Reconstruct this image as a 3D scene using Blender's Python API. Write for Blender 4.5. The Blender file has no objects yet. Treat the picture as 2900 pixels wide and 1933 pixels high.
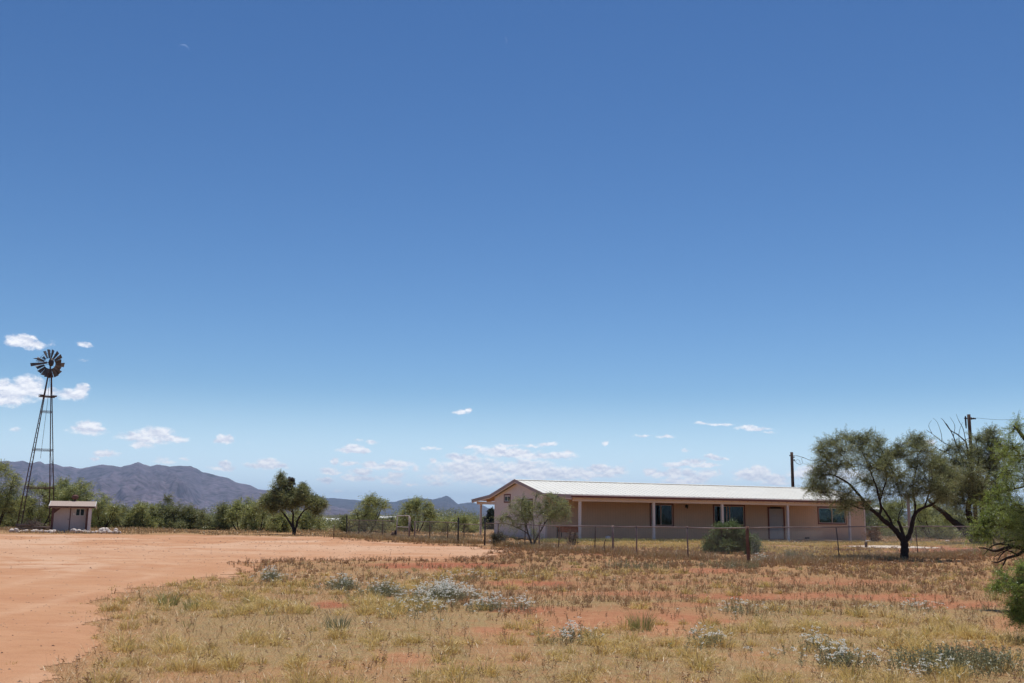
import bpy, math, random
import numpy as np
from mathutils import Matrix, Vector

random.seed(7)
RNG = np.random.default_rng(11)
PI = math.pi
D2R = math.radians
sc = bpy.context.scene
COL = sc.collection

# ------------------------------------------------------------------ camera model (photo is 2900 x 1933)
F_PX = 2800.0
CX, CY = 1450.0, 966.5
EYE = 1.6
PITCH = math.atan(492.5 / F_PX)
ROLL = 0.0135
CAM_M = Matrix.Rotation(PI / 2 + PITCH, 3, 'X') @ Matrix.Rotation(ROLL, 3, 'Z')
CAM_N = np.array(CAM_M)


def ray(u, v):
    d = CAM_M @ Vector(((u - CX) / F_PX, -(v - CY) / F_PX, -1.0))
    return d


def at(u, v, Y):
    """point seen at photo pixel (u, v) at distance Y along the view axis"""
    d = ray(u, v)
    t = Y / d.y
    return Vector((d.x * t, Y, EYE + d.z * t))


def project(x, y, z):
    """numpy: world -> photo pixel"""
    p = np.stack([x, y, z - EYE], -1) @ CAM_N
    w = -p[..., 2]
    w = np.where(np.abs(w) < 1e-6, 1e-6, w)
    return CX + F_PX * p[..., 0] / w, CY - F_PX * p[..., 1] / w, w


# ------------------------------------------------------------------ numpy noise
def _hash(ix, iy, seed):
    n = (ix.astype(np.int64) * 374761393 + iy.astype(np.int64) * 668265263 + seed * 974711) & 0x7fffffff
    n = ((n ^ (n >> 13)) * 1274126177) & 0x7fffffff
    n = n ^ (n >> 16)
    return (n & 0xffff) / 65535.0


def vnoise(x, y, seed=0):
    x = np.asarray(x, float); y = np.asarray(y, float)
    ix = np.floor(x); iy = np.floor(y)
    fx = x - ix; fy = y - iy
    fx = fx * fx * fx * (fx * (fx * 6 - 15) + 10); fy = fy * fy * fy * (fy * (fy * 6 - 15) + 10)
    ix = ix.astype(np.int64); iy = iy.astype(np.int64)
    a = _hash(ix, iy, seed); b = _hash(ix + 1, iy, seed)
    c = _hash(ix, iy + 1, seed); d = _hash(ix + 1, iy + 1, seed)
    return (a * (1 - fx) + b * fx) * (1 - fy) + (c * (1 - fx) + d * fx) * fy


def fbm(x, y, seed=0, octv=4, gain=0.5):
    s = 0.0; a = 1.0; tot = 0.0
    for k in range(octv):
        s = s + a * vnoise(np.asarray(x) * 2 ** k, np.asarray(y) * 2 ** k, seed + k * 17)
        tot += a; a *= gain
    return s / tot


def sstep(a, b, x):
    t = np.clip((x - a) / (b - a), 0, 1)
    return t * t * (3 - 2 * t)


def hgt(x, y):
    """ground height"""
    x = np.asarray(x, float); y = np.asarray(y, float)
    r = np.hypot(x, y)
    h = (fbm(x * 0.13, y * 0.13, 5, 3) - 0.5) * 0.16 + (fbm(x * 0.9, y * 0.9, 9, 3) - 0.5) * 0.05
    h = h * (1 - sstep(90, 200, r))
    h = h - 5.0 * sstep(105, 330, r)
    return h


def gz(p):
    return float(hgt(np.array([p[0]]), np.array([p[1]]))[0])


def ground_at(u, Y):
    """ground point in the image column u (measured low in the picture) at distance Y"""
    d = ray(u, 1540)
    x = d.x / d.y * Y
    # the column leans a little: refine on the actual row of the ground there
    for _ in range(3):
        _, v, _w = project(np.array([x]), np.array([float(Y)]), np.array([0.0]))
        d = ray(u, float(v[0])); x = d.x / d.y * Y
    return Vector((x, Y, gz((x, Y))))


# ------------------------------------------------------------------ mesh building
class MB:
    """collects vertices and polygons (numpy blocks), builds ONE mesh object"""
    def __init__(s):
        s.V = []; s.F = []; s.n = 0

    def add(s, V, F):
        V = np.asarray(V, float).reshape(-1, 3)
        F = np.asarray(F, np.int64)
        s.V.append(V); s.F.append(F + s.n); s.n += len(V)

    def box(s, x0, x1, y0, y1, z0, z1):
        V = [(x0, y0, z0), (x1, y0, z0), (x1, y1, z0), (x0, y1, z0), (x0, y0, z1), (x1, y0, z1), (x1, y1, z1), (x0, y1, z1)]
        s.add(V, [(3, 2, 1, 0), (4, 5, 6, 7), (0, 1, 5, 4), (1, 2, 6, 5), (2, 3, 7, 6), (3, 0, 4, 7)])

    def bbox(s, x0, x1, y0, y1, z0, z1, b=0.01):
        """box with its long vertical and horizontal edges chamfered"""
        xs = [x0, x1]; V = []; F = []
        prof = [(y0 + b, z0), (y1 - b, z0), (y1, z0 + b), (y1, z1 - b), (y1 - b, z1), (y0 + b, z1), (y0, z1 - b), (y0, z0 + b)]
        for x in xs:
            V += [(x, p[0], p[1]) for p in prof]
        n = 8
        for i in range(n):
            j = (i + 1) % n
            s.add([V[i], V[j], V[n + j], V[n + i]], [(0, 1, 2, 3)])
        c0 = s.n; s.add(V[:8], [(0, 7, 6, 5), (0, 5, 4, 1), (1, 4, 3, 2)]); s.add(V[8:], [(5, 6, 7, 0), (1, 4, 5, 0), (2, 3, 4, 1)])

    def quad(s, a, b, c, d):
        s.add([a, b, c, d], [(0, 1, 2, 3)])

    def prism(s, poly, d):
        """closed prism: polygon (list of 3D points) swept by vector d; quads for sides, fan for caps"""
        n = len(poly); d = Vector(d)
        A = [Vector(p) for p in poly]; B = [p + d for p in A]
        for i in range(n):
            j = (i + 1) % n
            s.add([A[i], A[j], B[j], B[i]], [(0, 1, 2, 3)])
        for P in (A[::-1], B):
            for i in range(1, n - 1):
                s.add([P[0], P[i], P[i + 1]], [(0, 1, 2, 2)])

    def tube(s, pts, rad, k=8, cap=True):
        pts = np.asarray([tuple(p) for p in pts], float); n = len(pts)
        rad = np.broadcast_to(np.asarray(rad, float), (n,))
        T = np.gradient(pts, axis=0); T /= np.linalg.norm(T, axis=1)[:, None] + 1e-12
        a = np.array([0, 0, 1.0]) if abs(T[0, 2]) < 0.9 else np.array([1.0, 0, 0])
        V = []
        U = np.cross(T[0], a); U /= np.linalg.norm(U)
        ang = np.arange(k) * 2 * PI / k
        for i in range(n):
            U = U - T[i] * U.dot(T[i]); U /= np.linalg.norm(U) + 1e-12
            W = np.cross(T[i], U)
            V.append(pts[i] + rad[i] * (np.cos(ang)[:, None] * U + np.sin(ang)[:, None] * W))
        V = np.concatenate(V)
        F = []
        for i in range(n - 1):
            for j in range(k):
                q = (j + 1) % k
                F.append((i * k + j, i * k + q, (i + 1) * k + q, (i + 1) * k + j))
        if cap:
            for base, flip in ((0, True), ((n - 1) * k, False)):
                for j in range(1, k - 1):
                    t = (base, base + j, base + j + 1)
                    if flip: t = t[::-1]
                    F.append((t[0], t[1], t[2], t[2]))
        s.add(V, F)

    def rods(s, A, B, ra, rb, k=3):
        """many straight tapered rods at once"""
        A = np.asarray(A, float); B = np.asarray(B, float); n = len(A)
        if n == 0: return
        ra = np.broadcast_to(np.asarray(ra, float), (n,)); rb = np.broadcast_to(np.asarray(rb, float), (n,))
        T = B - A; T /= np.linalg.norm(T, axis=1)[:, None] + 1e-9
        ref = np.where(np.abs(T[:, 2:3]) < 0.9, np.array([[0, 0, 1.0]]), np.array([[1.0, 0, 0]]))
        U = np.cross(T, ref); U /= np.linalg.norm(U, axis=1)[:, None] + 1e-9
        W = np.cross(T, U)
        V = np.empty((n, 2 * k, 3))
        for j in range(k):
            a = 2 * PI * j / k
            o = math.cos(a) * U + math.sin(a) * W
            V[:, j] = A + o * ra[:, None]; V[:, k + j] = B + o * rb[:, None]
        F = np.empty((n, k, 4), np.int64); base = np.arange(n)[:, None] * 2 * k
        for j in range(k):
            q = (j + 1) % k
            F[:, j] = base + np.array([[j, q, k + q, k + j]])
        s.add(V.reshape(-1, 3), F.reshape(-1, 4))

    def ball(s, c, r, k=8, m=6, seed=None, rough=0.0):
        r = np.broadcast_to(np.asarray(r, float), (3,))
        th = np.linspace(0, PI, m + 1); ph = np.arange(k) * 2 * PI / k
        V = [];
        rg = np.random.default_rng(seed)
        for t in th:
            for p in ph:
                V.append((math.sin(t) * math.cos(p), math.sin(t) * math.sin(p), math.cos(t)))
        V = np.array(V)
        if rough:
            ax = rg.normal(size=(9, 3)); ax /= np.linalg.norm(ax, axis=1)[:, None]
            f = np.ones(len(V))
            for q in ax:
                f += rough * (sstep(0.45, 1.0, V @ q) * rg.uniform(-1, 0.6))
            V = V * f[:, None]
        F = [(i * k + j, i * k + (j + 1) % k, (i + 1) * k + (j + 1) % k, (i + 1) * k + j) for i in range(m) for j in range(k)]
        s.add(V * r + np.array(tuple(c)), np.array(F)[:, ::-1])

    def build(s, name, material, parent=None, smooth=False, loc=None):
        V = np.concatenate(s.V) if s.V else np.zeros((0, 3))
        F = np.concatenate([f.reshape(-1, 4) for f in s.F]) if s.F else np.zeros((0, 4), np.int64)
        tri = F[:, 2] == F[:, 3]
        me = bpy.data.meshes.new(name)
        cnt = np.where(tri, 3, 4)
        loops = F.reshape(-1)
        keep = np.ones((len(F), 4), bool); keep[:, 3] = ~tri
        loops = loops[keep.reshape(-1)]
        me.vertices.add(len(V)); me.loops.add(len(loops)); me.polygons.add(len(F))
        me.vertices.foreach_set('co', V.astype(np.float32).reshape(-1))
        me.loops.foreach_set('vertex_index', loops.astype(np.int32))
        st = np.concatenate([[0], np.cumsum(cnt)[:-1]]) if len(F) else np.zeros(0)
        me.polygons.foreach_set('loop_start', st.astype(np.int32))
        me.polygons.foreach_set('loop_total', cnt.astype(np.int32))
        me.polygons.foreach_set('use_smooth', np.full(len(F), smooth))
        me.update(calc_edges=True)
        me.validate()
        if material: me.materials.append(material)
        o = bpy.data.objects.new(name, me); COL.objects.link(o)
        if parent is not None: o.parent = parent
        if loc is not None: o.location = loc
        return o


def tag(o, label=None, cat=None, group=None, kind=None):
    if label: o['label'] = label
    if cat: o['category'] = cat
    if group: o['group'] = group
    if kind: o['kind'] = kind
    return o


def thing(name, label, cat, loc=(0, 0, 0), rz=0.0, group=None):
    o = bpy.data.objects.new(name, None); COL.objects.link(o)
    o.empty_display_size = 0.3
    o.location = loc; o.rotation_euler = (0, 0, rz)
    return tag(o, label, cat, group)


def rel(P, base):
    return [Vector(p) - Vector(base) for p in P]


# ------------------------------------------------------------------ materials
class NT:
    def __init__(s, name):
        s.m = bpy.data.materials.new(name); s.m.use_nodes = True
        s.t = s.m.node_tree; s.t.nodes.clear()
        s.out = s.n('ShaderNodeOutputMaterial')

    def n(s, kind, **kw):
        x = s.t.nodes.new(kind)
        for k, v in kw.items():
            if k.startswith('i_'):
                key = k[2:]
                x.inputs[int(key) if key.isdigit() else key.replace('_', ' ')].default_value = v
            else:
                setattr(x, k, v)
        return x

    def l(s, a, b):
        s.t.links.new(a, b)

    def noise(s, vec, scale, detail=4, rough=0.55, dist=0.0):
        x = s.n('ShaderNodeTexNoise'); x.inputs['Scale'].default_value = scale
        x.inputs['Detail'].default_value = detail; x.inputs['Roughness'].default_value = rough
        x.inputs['Distortion'].default_value = dist
        if vec is not None: s.l(vec, x.inputs['Vector'])
        return x.outputs['Fac']

    def ramp(s, fac, stops):
        x = s.n('ShaderNodeValToRGB'); e = x.color_ramp.elements
        while len(e) < len(stops): e.new(0.5)
        for i, (p, c) in enumerate(stops):
            e[i].position = p; e[i].color = (*c, 1) if len(c) == 3 else c
        s.l(fac, x.inputs['Fac'])
        return x.outputs['Color']

    def mix(s, fac, a, b, mode='MIX'):
        x = s.n('ShaderNodeMix', data_type='RGBA', blend_type=mode)
        for inp, val in ((x.inputs['Factor'], fac), (x.inputs['A'], a), (x.inputs['B'], b)):
            if hasattr(val, 'is_output'): s.l(val, inp)
            elif inp.type == 'RGBA': inp.default_value = (*val, 1)
            else: inp.default_value = val
        return x.outputs['Result']

    def math(s, op, a, b=None, c=None, clamp=False):
        x = s.n('ShaderNodeMath', operation=op, use_clamp=clamp)
        for i, val in enumerate((a, b, c)):
            if val is None: continue
            if hasattr(val, 'is_output'): s.l(val, x.inputs[i])
            else: x.inputs[i].default_value = val
        return x.outputs[0]

    def bump(s, h, strength=0.3, dist=0.02):
        x = s.n('ShaderNodeBump'); x.inputs['Strength'].default_value = strength; x.inputs['Distance'].default_value = dist
        s.l(h, x.inputs['Height']); return x.outputs['Normal']

    def principled(s, col, rough=0.8, normal=None, metal=0.0, spec=0.3):
        x = s.n('ShaderNodeBsdfPrincipled')
        if hasattr(col, 'is_output'): s.l(col, x.inputs['Base Color'])
        else: x.inputs['Base Color'].default_value = (*col, 1)
        if hasattr(rough, 'is_output'): s.l(rough, x.inputs['Roughness'])
        else: x.inputs['Roughness'].default_value = rough
        x.inputs['Metallic'].default_value = metal
        x.inputs['Specular IOR Level'].default_value = spec
        if normal is not None: s.l(normal, x.inputs['Normal'])
        s.l(x.outputs[0], s.out.inputs['Surface'])
        return x

    def obj(s):
        return s.n('ShaderNodeTexCoord').outputs['Object']

    def pos(s):
        return s.n('ShaderNodeNewGeometry').outputs['Position']


def simple(name, c1, c2, scale=3.0, rough=0.8, bump=0.2, metal=0.0, spec=0.3, stretch=None, detail=5, lo=0.3, hi=0.7):
    t = NT(name)
    v = t.obj()
    if stretch:
        mp = t.n('ShaderNodeMapping'); mp.inputs['Scale'].default_value = stretch
        t.l(v, mp.inputs['Vector']); v = mp.outputs['Vector']
    f = t.noise(v, scale, detail)
    c = t.ramp(f, [(lo, c1), (hi, c2)])
    t.principled(c, rough, t.bump(f, bump, 0.01) if bump else None, metal, spec)
    return t.m


def leaf_mat(name, cols, trans=0.35, clump=1.2, tuft=0.0, tscale=2.5):
    """leaf / blade material: own colour per leaf, light passes through"""
    t = NT(name)
    g = t.n('ShaderNodeNewGeometry')
    k = len(cols)
    rnd = g.outputs['Random Per Island']
    if tuft:
        tn = t.math('MULTIPLY_ADD', t.noise(g.outputs['Position'], tscale, 2, 0.5), 2.6, -0.8, clamp=True)
        rnd = t.math('ADD', t.math('MULTIPLY', rnd, 1 - tuft), t.math('MULTIPLY', tn, tuft))
    c = t.ramp(rnd, [(i / (k - 1), cc) for i, cc in enumerate(cols)])
    n = t.noise(g.outputs['Position'], clump, 2)
    c = t.mix(t.math('MULTIPLY', n, 0.5), c, tuple(x * y for x, y in zip(cols[-1], (1.15, 0.95, 0.8))))
    d = t.n('ShaderNodeBsdfDiffuse'); t.l(c, d.inputs['Color'])
    tr = t.n('ShaderNodeBsdfTranslucent'); t.l(c, tr.inputs['Color'])
    gl = t.n('ShaderNodeBsdfGlossy'); gl.inputs['Roughness'].default_value = 0.45
    gl.inputs['Color'].default_value = (0.8, 0.85, 0.9, 1)
    m1 = t.n('ShaderNodeMixShader'); m1.inputs[0].default_value = trans
    t.l(d.outputs[0], m1.inputs[1]); t.l(tr.outputs[0], m1.inputs[2])
    m2 = t.n('ShaderNodeMixShader'); m2.inputs[0].default_value = 0.05
    t.l(m1.outputs[0], m2.inputs[1]); t.l(gl.outputs[0], m2.inputs[2])
    t.l(m2.outputs[0], t.out.inputs['Surface'])
    return t.m
# ------------------------------------------------------------------ camera, light, sky
cam = bpy.data.cameras.new('camera'); cam.lens = F_PX / 2900 * 36; cam.sensor_width = 36
cam.clip_start = 0.1; cam.clip_end = 60000
co = bpy.data.objects.new('camera', cam); COL.objects.link(co)
co.matrix_world = Matrix.Translation((0, 0, EYE)) @ CAM_M.to_4x4()
sc.camera = co
SUN_EL, SUN_AZ = D2R(73), D2R(12)          # azimuth measured from +Y towards +X
sd = Vector((math.sin(SUN_AZ) * math.cos(SUN_EL), math.cos(SUN_AZ) * math.cos(SUN_EL), math.sin(SUN_EL)))
sun = bpy.data.lights.new('sun', 'SUN'); sun.energy = 4.0; sun.angle = D2R(0.53); sun.color = (1.0, 0.955, 0.88)
so = bpy.data.objects.new('sun', sun); COL.objects.link(so)
so.rotation_euler = (-sd).to_track_quat('-Z', 'Y').to_euler()
so.location = (0, 0, 60)

CLOUDS = [  # photo u, v, half width, half height, density
 (62,962,30,14,1),(85,973,38,11,1),(45,972,25,8,.8),(144,973,9,7,.45),(232,971,16,5,.7),(248,977,12,5,.6),(238,1022,16,4,.35),
 (42,1108,60,20,1),(78,1092,30,26,1.1),(20,1128,52,16,1),(10,1090,26,16,.7),(120,1112,50,14,.9),(196,1117,40,13,1),(228,1108,20,16,1),(210,1124,34,8,.9),
 (252,1207,28,14,1),(226,1214,24,9,.9),(270,1215,26,8,.9),(250,1222,44,8,.7),
 (440,1228,42,16,1),(400,1238,52,11,.9),(490,1242,40,9,.9),(400,1257,28,9,.8),(430,1247,70,9,.7),
 (640,1241,18,10,1),(636,1249,26,6,.9),(298,1283,30,7,.8),(270,1298,15,5,.7),(467,1302,26,9,.4),(475,1308,22,6,.5),(523,1300,13,5,.6),
 (636,1316,20,11,.9),(630,1326,34,7,.8),(760,1311,30,11,1),(740,1318,44,8,.9),(785,1320,32,8,.9),(40,1215,14,6,.4),(700,1253,10,4,.3),
 (1000,1268,24,10,1),(990,1276,40,6,.9),(1025,1277,22,6,.9),(1055,1251,15,6,.7),(1014,1246,16,4,.4),
 (1300,1167,18,6,.8),(1325,1163,14,6,.8),(1223,1268,24,5,.5),(949,1305,14,8,.9),(992,1312,26,7,.8),(927,1331,26,8,.9),(935,1336,30,5,.8),
 (1104,1312,16,12,.9),(1135,1312,34,10,.9),(1090,1321,34,8,.8),(1050,1317,24,8,.8),(1110,1324,48,6,.6),
 (1015,1336,34,9,.8),(1010,1353,34,9,.9),(1050,1355,20,6,.8),(1118,1345,32,9,.8),(1100,1353,44,7,.7),(922,1360,24,8,.8),(1111,1364,30,9,.7),(1165,1372,27,5,.6),(954,1389,17,5,.5),
 (1226,1304,14,6,.8),(1290,1295,34,10,1),(1320,1300,44,10,1),(1339,1266,42,5,.6),(1400,1276,50,12,.8),(1444,1283,90,12,.9),(1500,1290,80,9,.9),(1440,1262,46,5,.5),
 (1543,1258,30,6,.8),(1510,1262,40,5,.6),(1587,1290,46,9,.8),(1610,1281,18,7,.8),(1509,1309,22,7,.8),
 (1342,1332,120,30,.85),(1480,1330,100,26,.85),(1560,1342,85,20,.85),(1648,1341,60,18,.8),(1223,1351,40,11,.6),(1240,1370,50,8,.5),(1410,1362,95,13,.75),(1179,1327,16,10,.6),(1257,1332,20,9,.6),(1330,1352,80,11,.75),(1300,1318,60,10,.7),
 (1990,1198,22,4,.6),(2035,1202,36,4,.6),(2110,1211,30,6,.7),(2150,1217,42,5,.7),(2180,1225,24,3,.6),
 (1818,1233,32,4,.5),(1885,1236,25,5,.6),(1714,1254,12,5,.7),(1947,1275,14,5,.6),(1787,1307,10,4,.6),
 (1965,1306,34,8,1),(1930,1315,46,6,.9),(2000,1317,42,6,.9),(2020,1293,22,6,.9),(2038,1298,24,5,.9),
 (1690,1326,30,12,1),(1660,1337,44,10,.9),(1730,1333,44,12,.9),(1700,1347,70,8,.7),
 (1843,1335,24,10,1),(1870,1342,30,10,.9),(1915,1341,26,16,1),(1945,1343,26,14,.95),(1970,1356,40,11,.9),(1940,1362,60,9,.8),(2010,1342,40,11,.7),(2040,1337,10,12,.6),
 (2105,1342,28,14,.9),(2150,1335,24,16,1),(2140,1352,50,11,.9),(2198,1358,34,12,.9),(2200,1368,40,7,.8),
 (2290,1335,46,18,.7),(2260,1345,30,10,.6),(2400,1345,60,16,.6),(2632,1252,16,9,.8),(2820,1288,24,9,.8),(2700,1320,40,12,.6),
 (1431,118,6,10,.16),(1437,128,5,6,.13)]


def build_world():
    w = bpy.data.worlds.new('World'); sc.world = w; w.use_nodes = True
    t = w.node_tree; t.nodes.clear()
    N = t.nodes.new; L = t.links.new
    out = N('ShaderNodeOutputWorld')
    sky = N('ShaderNodeTexSky'); sky.sky_type = 'NISHITA'; sky.sun_disc = False
    sky.sun_elevation = SUN_EL; sky.sun_rotation = SUN_AZ
    sky.altitude = 1300; sky.air_density = SKY[0]; sky.dust_density = SKY[1]; sky.ozone_density = SKY[2]
    bg = N('ShaderNodeBackground'); bg.inputs[1].default_value = SKY[3]
    sp_ = N('ShaderNodeSeparateColor'); cb_ = N('ShaderNodeCombineColor'); L(sky.outputs[0], sp_.inputs[0])
    for i, (g_, k_) in enumerate(SKY[4]):
        a_ = N('ShaderNodeMath'); a_.operation = 'MULTIPLY'; L(sp_.outputs[i], a_.inputs[0]); a_.inputs[1].default_value = 0.1
        b_ = N('ShaderNodeMath'); b_.operation = 'POWER'; L(a_.outputs[0], b_.inputs[0]); b_.inputs[1].default_value = g_
        c_ = N('ShaderNodeMath'); c_.operation = 'MULTIPLY'; L(b_.outputs[0], c_.inputs[0]); c_.inputs[1].default_value = 10 * k_
        L(c_.outputs[0], cb_.inputs[i])
    # dusty blue-white band low over the horizon
    tc0 = N('ShaderNodeTexCoord'); sz = N('ShaderNodeSeparateXYZ'); L(tc0.outputs['Generated'], sz.inputs[0])
    hr = N('ShaderNodeMapRange'); hr.interpolation_type = 'SMOOTHSTEP'; L(sz.outputs[2], hr.inputs[0])
    hr.inputs[1].default_value = 0.0; hr.inputs[2].default_value = 0.13; hr.inputs[3].default_value = 0.8; hr.inputs[4].default_value = 0.0
    hm = N('ShaderNodeMix'); hm.data_type = 'RGBA'; L(hr.outputs[0], hm.inputs['Factor']); L(cb_.outputs[0], hm.inputs['A'])
    hm.inputs['B'].default_value = (7.2, 9.3, 11.8, 1)
    L(hm.outputs['Result'], bg.inputs[0])

    def m(op, a, b=None, c=None, clamp=False):
        x = N('ShaderNodeMath'); x.operation = op; x.use_clamp = clamp
        for i, v in enumerate((a, b, c)):
            if v is None: continue
            if hasattr(v, 'is_output'): L(v, x.inputs[i])
            else: x.inputs[i].default_value = v
        return x.outputs[0]

    def vm(op, a, b=None, c=None):
        x = N('ShaderNodeVectorMath'); x.operation = op
        for i, v in enumerate((a, b, c)):
            if v is None: continue
            if hasattr(v, 'is_output'): L(v, x.inputs[i])
            else: x.inputs[i].default_value = v
        return x
    tc = N('ShaderNodeTexCoord')
    sep = N('ShaderNodeSeparateXYZ'); L(tc.outputs['Generated'], sep.inputs[0])
    az = m('ARCTAN2', sep.outputs[0], sep.outputs[1]); el = m('ARCSINE', sep.outputs[2])
    cmb = N('ShaderNodeCombineXYZ'); L(az, cmb.inputs[0]); L(el, cmb.inputs[1])
    p = cmb.outputs[0]

    def noise(vec, scale, detail, rough):
        x = N('ShaderNodeTexNoise'); x.inputs['Scale'].default_value = scale; x.inputs['Detail'].default_value = detail
        x.inputs['Roughness'].default_value = rough; L(vec, x.inputs['Vector']); return x
    # wobble of the outlines
    n0 = noise(p, 95, 4, 0.6)
    off = vm('MULTIPLY_ADD', n0.outputs['Color'], (0.012, 0.007, 0), (-0.006, -0.0035, 0)).outputs[0]
    q = vm('ADD', p, off).outputs[0]
    D = None
    for (u, v, ru, rv, a) in CLOUDS:
        d = ray(u, v).normalized()
        a0 = math.atan2(d.x, d.y); e0 = math.asin(d.z)
        wa = ru * 1.48 / F_PX / math.cos(math.atan((u - CX) / F_PX)) ** 0; we = rv * 1.6 / F_PX
        s = vm('MULTIPLY_ADD', q, (1 / wa, 1 / we, 0), (-a0 / wa, -e0 / we, 0)).outputs[0]
        ln = vm('LENGTH', s).outputs['Value']
        k = m('MULTIPLY_ADD', ln, -a, a)
        D = k if D is None else m('MAXIMUM', D, k)
    mp = vm('MULTIPLY', p, (1.0, 1.7, 1.0)).outputs[0]
    nf = noise(mp, 60, 7, 0.62).outputs['Fac']
    up = vm('ADD', mp, (0.0008, 0.0045, 0)).outputs[0]
    nu = noise(up, 60, 7, 0.62).outputs['Fac']
    dens = m('ADD', D, m('MULTIPLY_ADD', nf, 1.35, -0.655))
    mr = N('ShaderNodeMapRange'); mr.interpolation_type = 'SMOOTHSTEP'
    L(dens, mr.inputs[0]); mr.inputs[1].default_value = 0.08; mr.inputs[2].default_value = 0.62
    mr.inputs[3].default_value = 0; mr.inputs[4].default_value = 0.93
    # no cloud where no blob reaches
    gate = N('ShaderNodeMapRange'); gate.interpolation_type = 'SMOOTHSTEP'
    L(D, gate.inputs[0]); gate.inputs[1].default_value = 0.0; gate.inputs[2].default_value = 0.22
    fac = m('MULTIPLY', mr.outputs[0], gate.outputs[0])
    sh = m('MULTIPLY_ADD', m('SUBTRACT', nf, nu), 4.2, 0.60, True)
    mx = N('ShaderNodeMix'); mx.data_type = 'RGBA'; L(sh, mx.inputs['Factor'])
    mx.inputs['A'].default_value = (0.56, 0.60, 0.72, 1); mx.inputs['B'].default_value = (0.90, 0.90, 0.93, 1)
    cb = N('ShaderNodeBackground'); L(mx.outputs['Result'], cb.inputs[0]); cb.inputs[1].default_value = 1.12
    ms = N('ShaderNodeMixShader'); L(fac, ms.inputs[0]); L(bg.outputs[0], ms.inputs[1]); L(cb.outputs[0], ms.inputs[2])
    L(ms.outputs[0], out.inputs[0])
    w.cycles.sampling_method = 'MANUAL'; w.cycles.sample_map_resolution = 1024


SKY = (1.0, 0.1, 4.0, 0.10, ((1.62, 1.66), (1.43, 1.27), (1.29, 1.085)))
HAZE_C = (0.48, 0.71, 1.0)
HAZE_D = 5.4e-5
build_world()

# the day moon: a sphere cut down to its sunlit crescent, lit by the same sun, sky light in front of it
t = NT('moon_rock')
bf_ = t.n('ShaderNodeNewGeometry').outputs['Backfacing']; a_ = t.n('ShaderNodeAddShader'); tr_ = t.n('ShaderNodeBsdfTransparent'); df_ = t.n('ShaderNodeBsdfDiffuse')
df_.inputs['Color'].default_value = (0.13, 0.13, 0.13, 1)
t.l(tr_.outputs[0], a_.inputs[0]); t.l(df_.outputs[0], a_.inputs[1]); ms_ = t.n('ShaderNodeMixShader'); t.l(bf_, ms_.inputs[0]); t.l(a_.outputs[0], ms_.inputs[1]); t.l(tr_.outputs[0], ms_.inputs[2]); t.l(ms_.outputs[0], t.out.inputs['Surface'])
mdir = ray(520, 139).normalized()
mb = MB(); mb.ball((0, 0, 0), 24000 * 13.0 / F_PX, 48, 36)
n_ = mb.V[0] / np.linalg.norm(mb.V[0], axis=1)[:, None]      # only the sunlit crescent shows by day
mb.F[0] = mb.F[0][(n_ @ np.array(tuple(sd)))[mb.F[0]].mean(1) > .03]
mo = mb.build('moon', t.m, smooth=True, loc=mdir * 24000)
tag(mo, 'faint thin crescent moon in the deep blue sky at upper left', 'moon')

# ------------------------------------------------------------------ ground sheet
DRIVE = np.array([(40, 2060), (92, 1933), (150, 1885), (280, 1825), (262, 1784), (292, 1747), (250, 1712), (296, 1692), (370, 1664), (524, 1642),
                  (708, 1622), (680, 1597), (924, 1587), (1232, 1589), (1340, 1580), (1420, 1562), (1335, 1549), (1245, 1544), (1120, 1538), (1000, 1531),
                  (960, 1524), (900, 1518), (700, 1516), (400, 1515), (0, 1514), (-500, 1506), (-1200, 1700), (-1200, 2100)], float)


def in_poly(u, v, poly):
    c = np.zeros(u.shape, bool); n = len(poly)
    for i in range(n):
        x1, y1 = poly[i]; x2, y2 = poly[(i + 1) % n]
        k = (y1 > v) != (y2 > v)
        if y1 == y2: continue
        c ^= k & (u < (x2 - x1) * (v - y1) / (y2 - y1) + x1)
    return c


def drive_mask(x, y):
    dx = (fbm(x * 1.3, y * 1.3, 31, 4) - 0.5) * 1.5; dy = (fbm(x * 1.3, y * 1.3, 57, 4) - 0.5) * 2.2
    k = np.clip(y / 30, 0.4, 1.6)
    xx = x + dx * k; yy = y + dy * k
    u, v, w = project(xx, yy, np.zeros_like(x))
    ok = (w > 3) & (y < 82)
    return in_poly(u, v, DRIVE) & ok


def soft_drive(x, y):
    s = 0.0
    for k in range(8):
        r = .55 if k % 2 else 1.25
        s = s + drive_mask(x + r * math.cos(k * PI / 4), y + r * math.sin(k * PI / 4) * 1.5)
    return s / 8.0


SAND = [(1765, 1752, 330, 36, 1), (2150, 1688, 270, 10, .8), (1700, 1678, 240, 8, .7), (2380, 1648, 210, 8, .7), (2450, 1770, 120, 12, .6), (1350, 1790, 120, 14, .5), (1560, 1728, 160, 12, .8), (1930, 1712, 150, 9, .8), (2560, 1692, 170, 13, 1), (2710, 1712, 140, 14, 1), (1480, 1652, 130, 9, .8), (2010, 1616, 110, 9, .8),
        (930, 1712, 60, 12, .9), (1150, 1862, 110, 14, .7), (2760, 1835, 140, 18, .7), (1350, 1700, 60, 8, .6), (2250, 1640, 190, 7, .6), (1890, 1822, 70, 10, .6), (2700, 1562, 230, 15, 1),
        (1240, 1600, 230, 9, 1), (1720, 1568, 60, 5, .8), (1900, 1795, 120, 10, .8), (1600, 1795, 110, 12, .7), (2150, 1850, 80, 8, .5), (700, 1880, 60, 8, .4), (2860, 1770, 80, 30, .6)]


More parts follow.
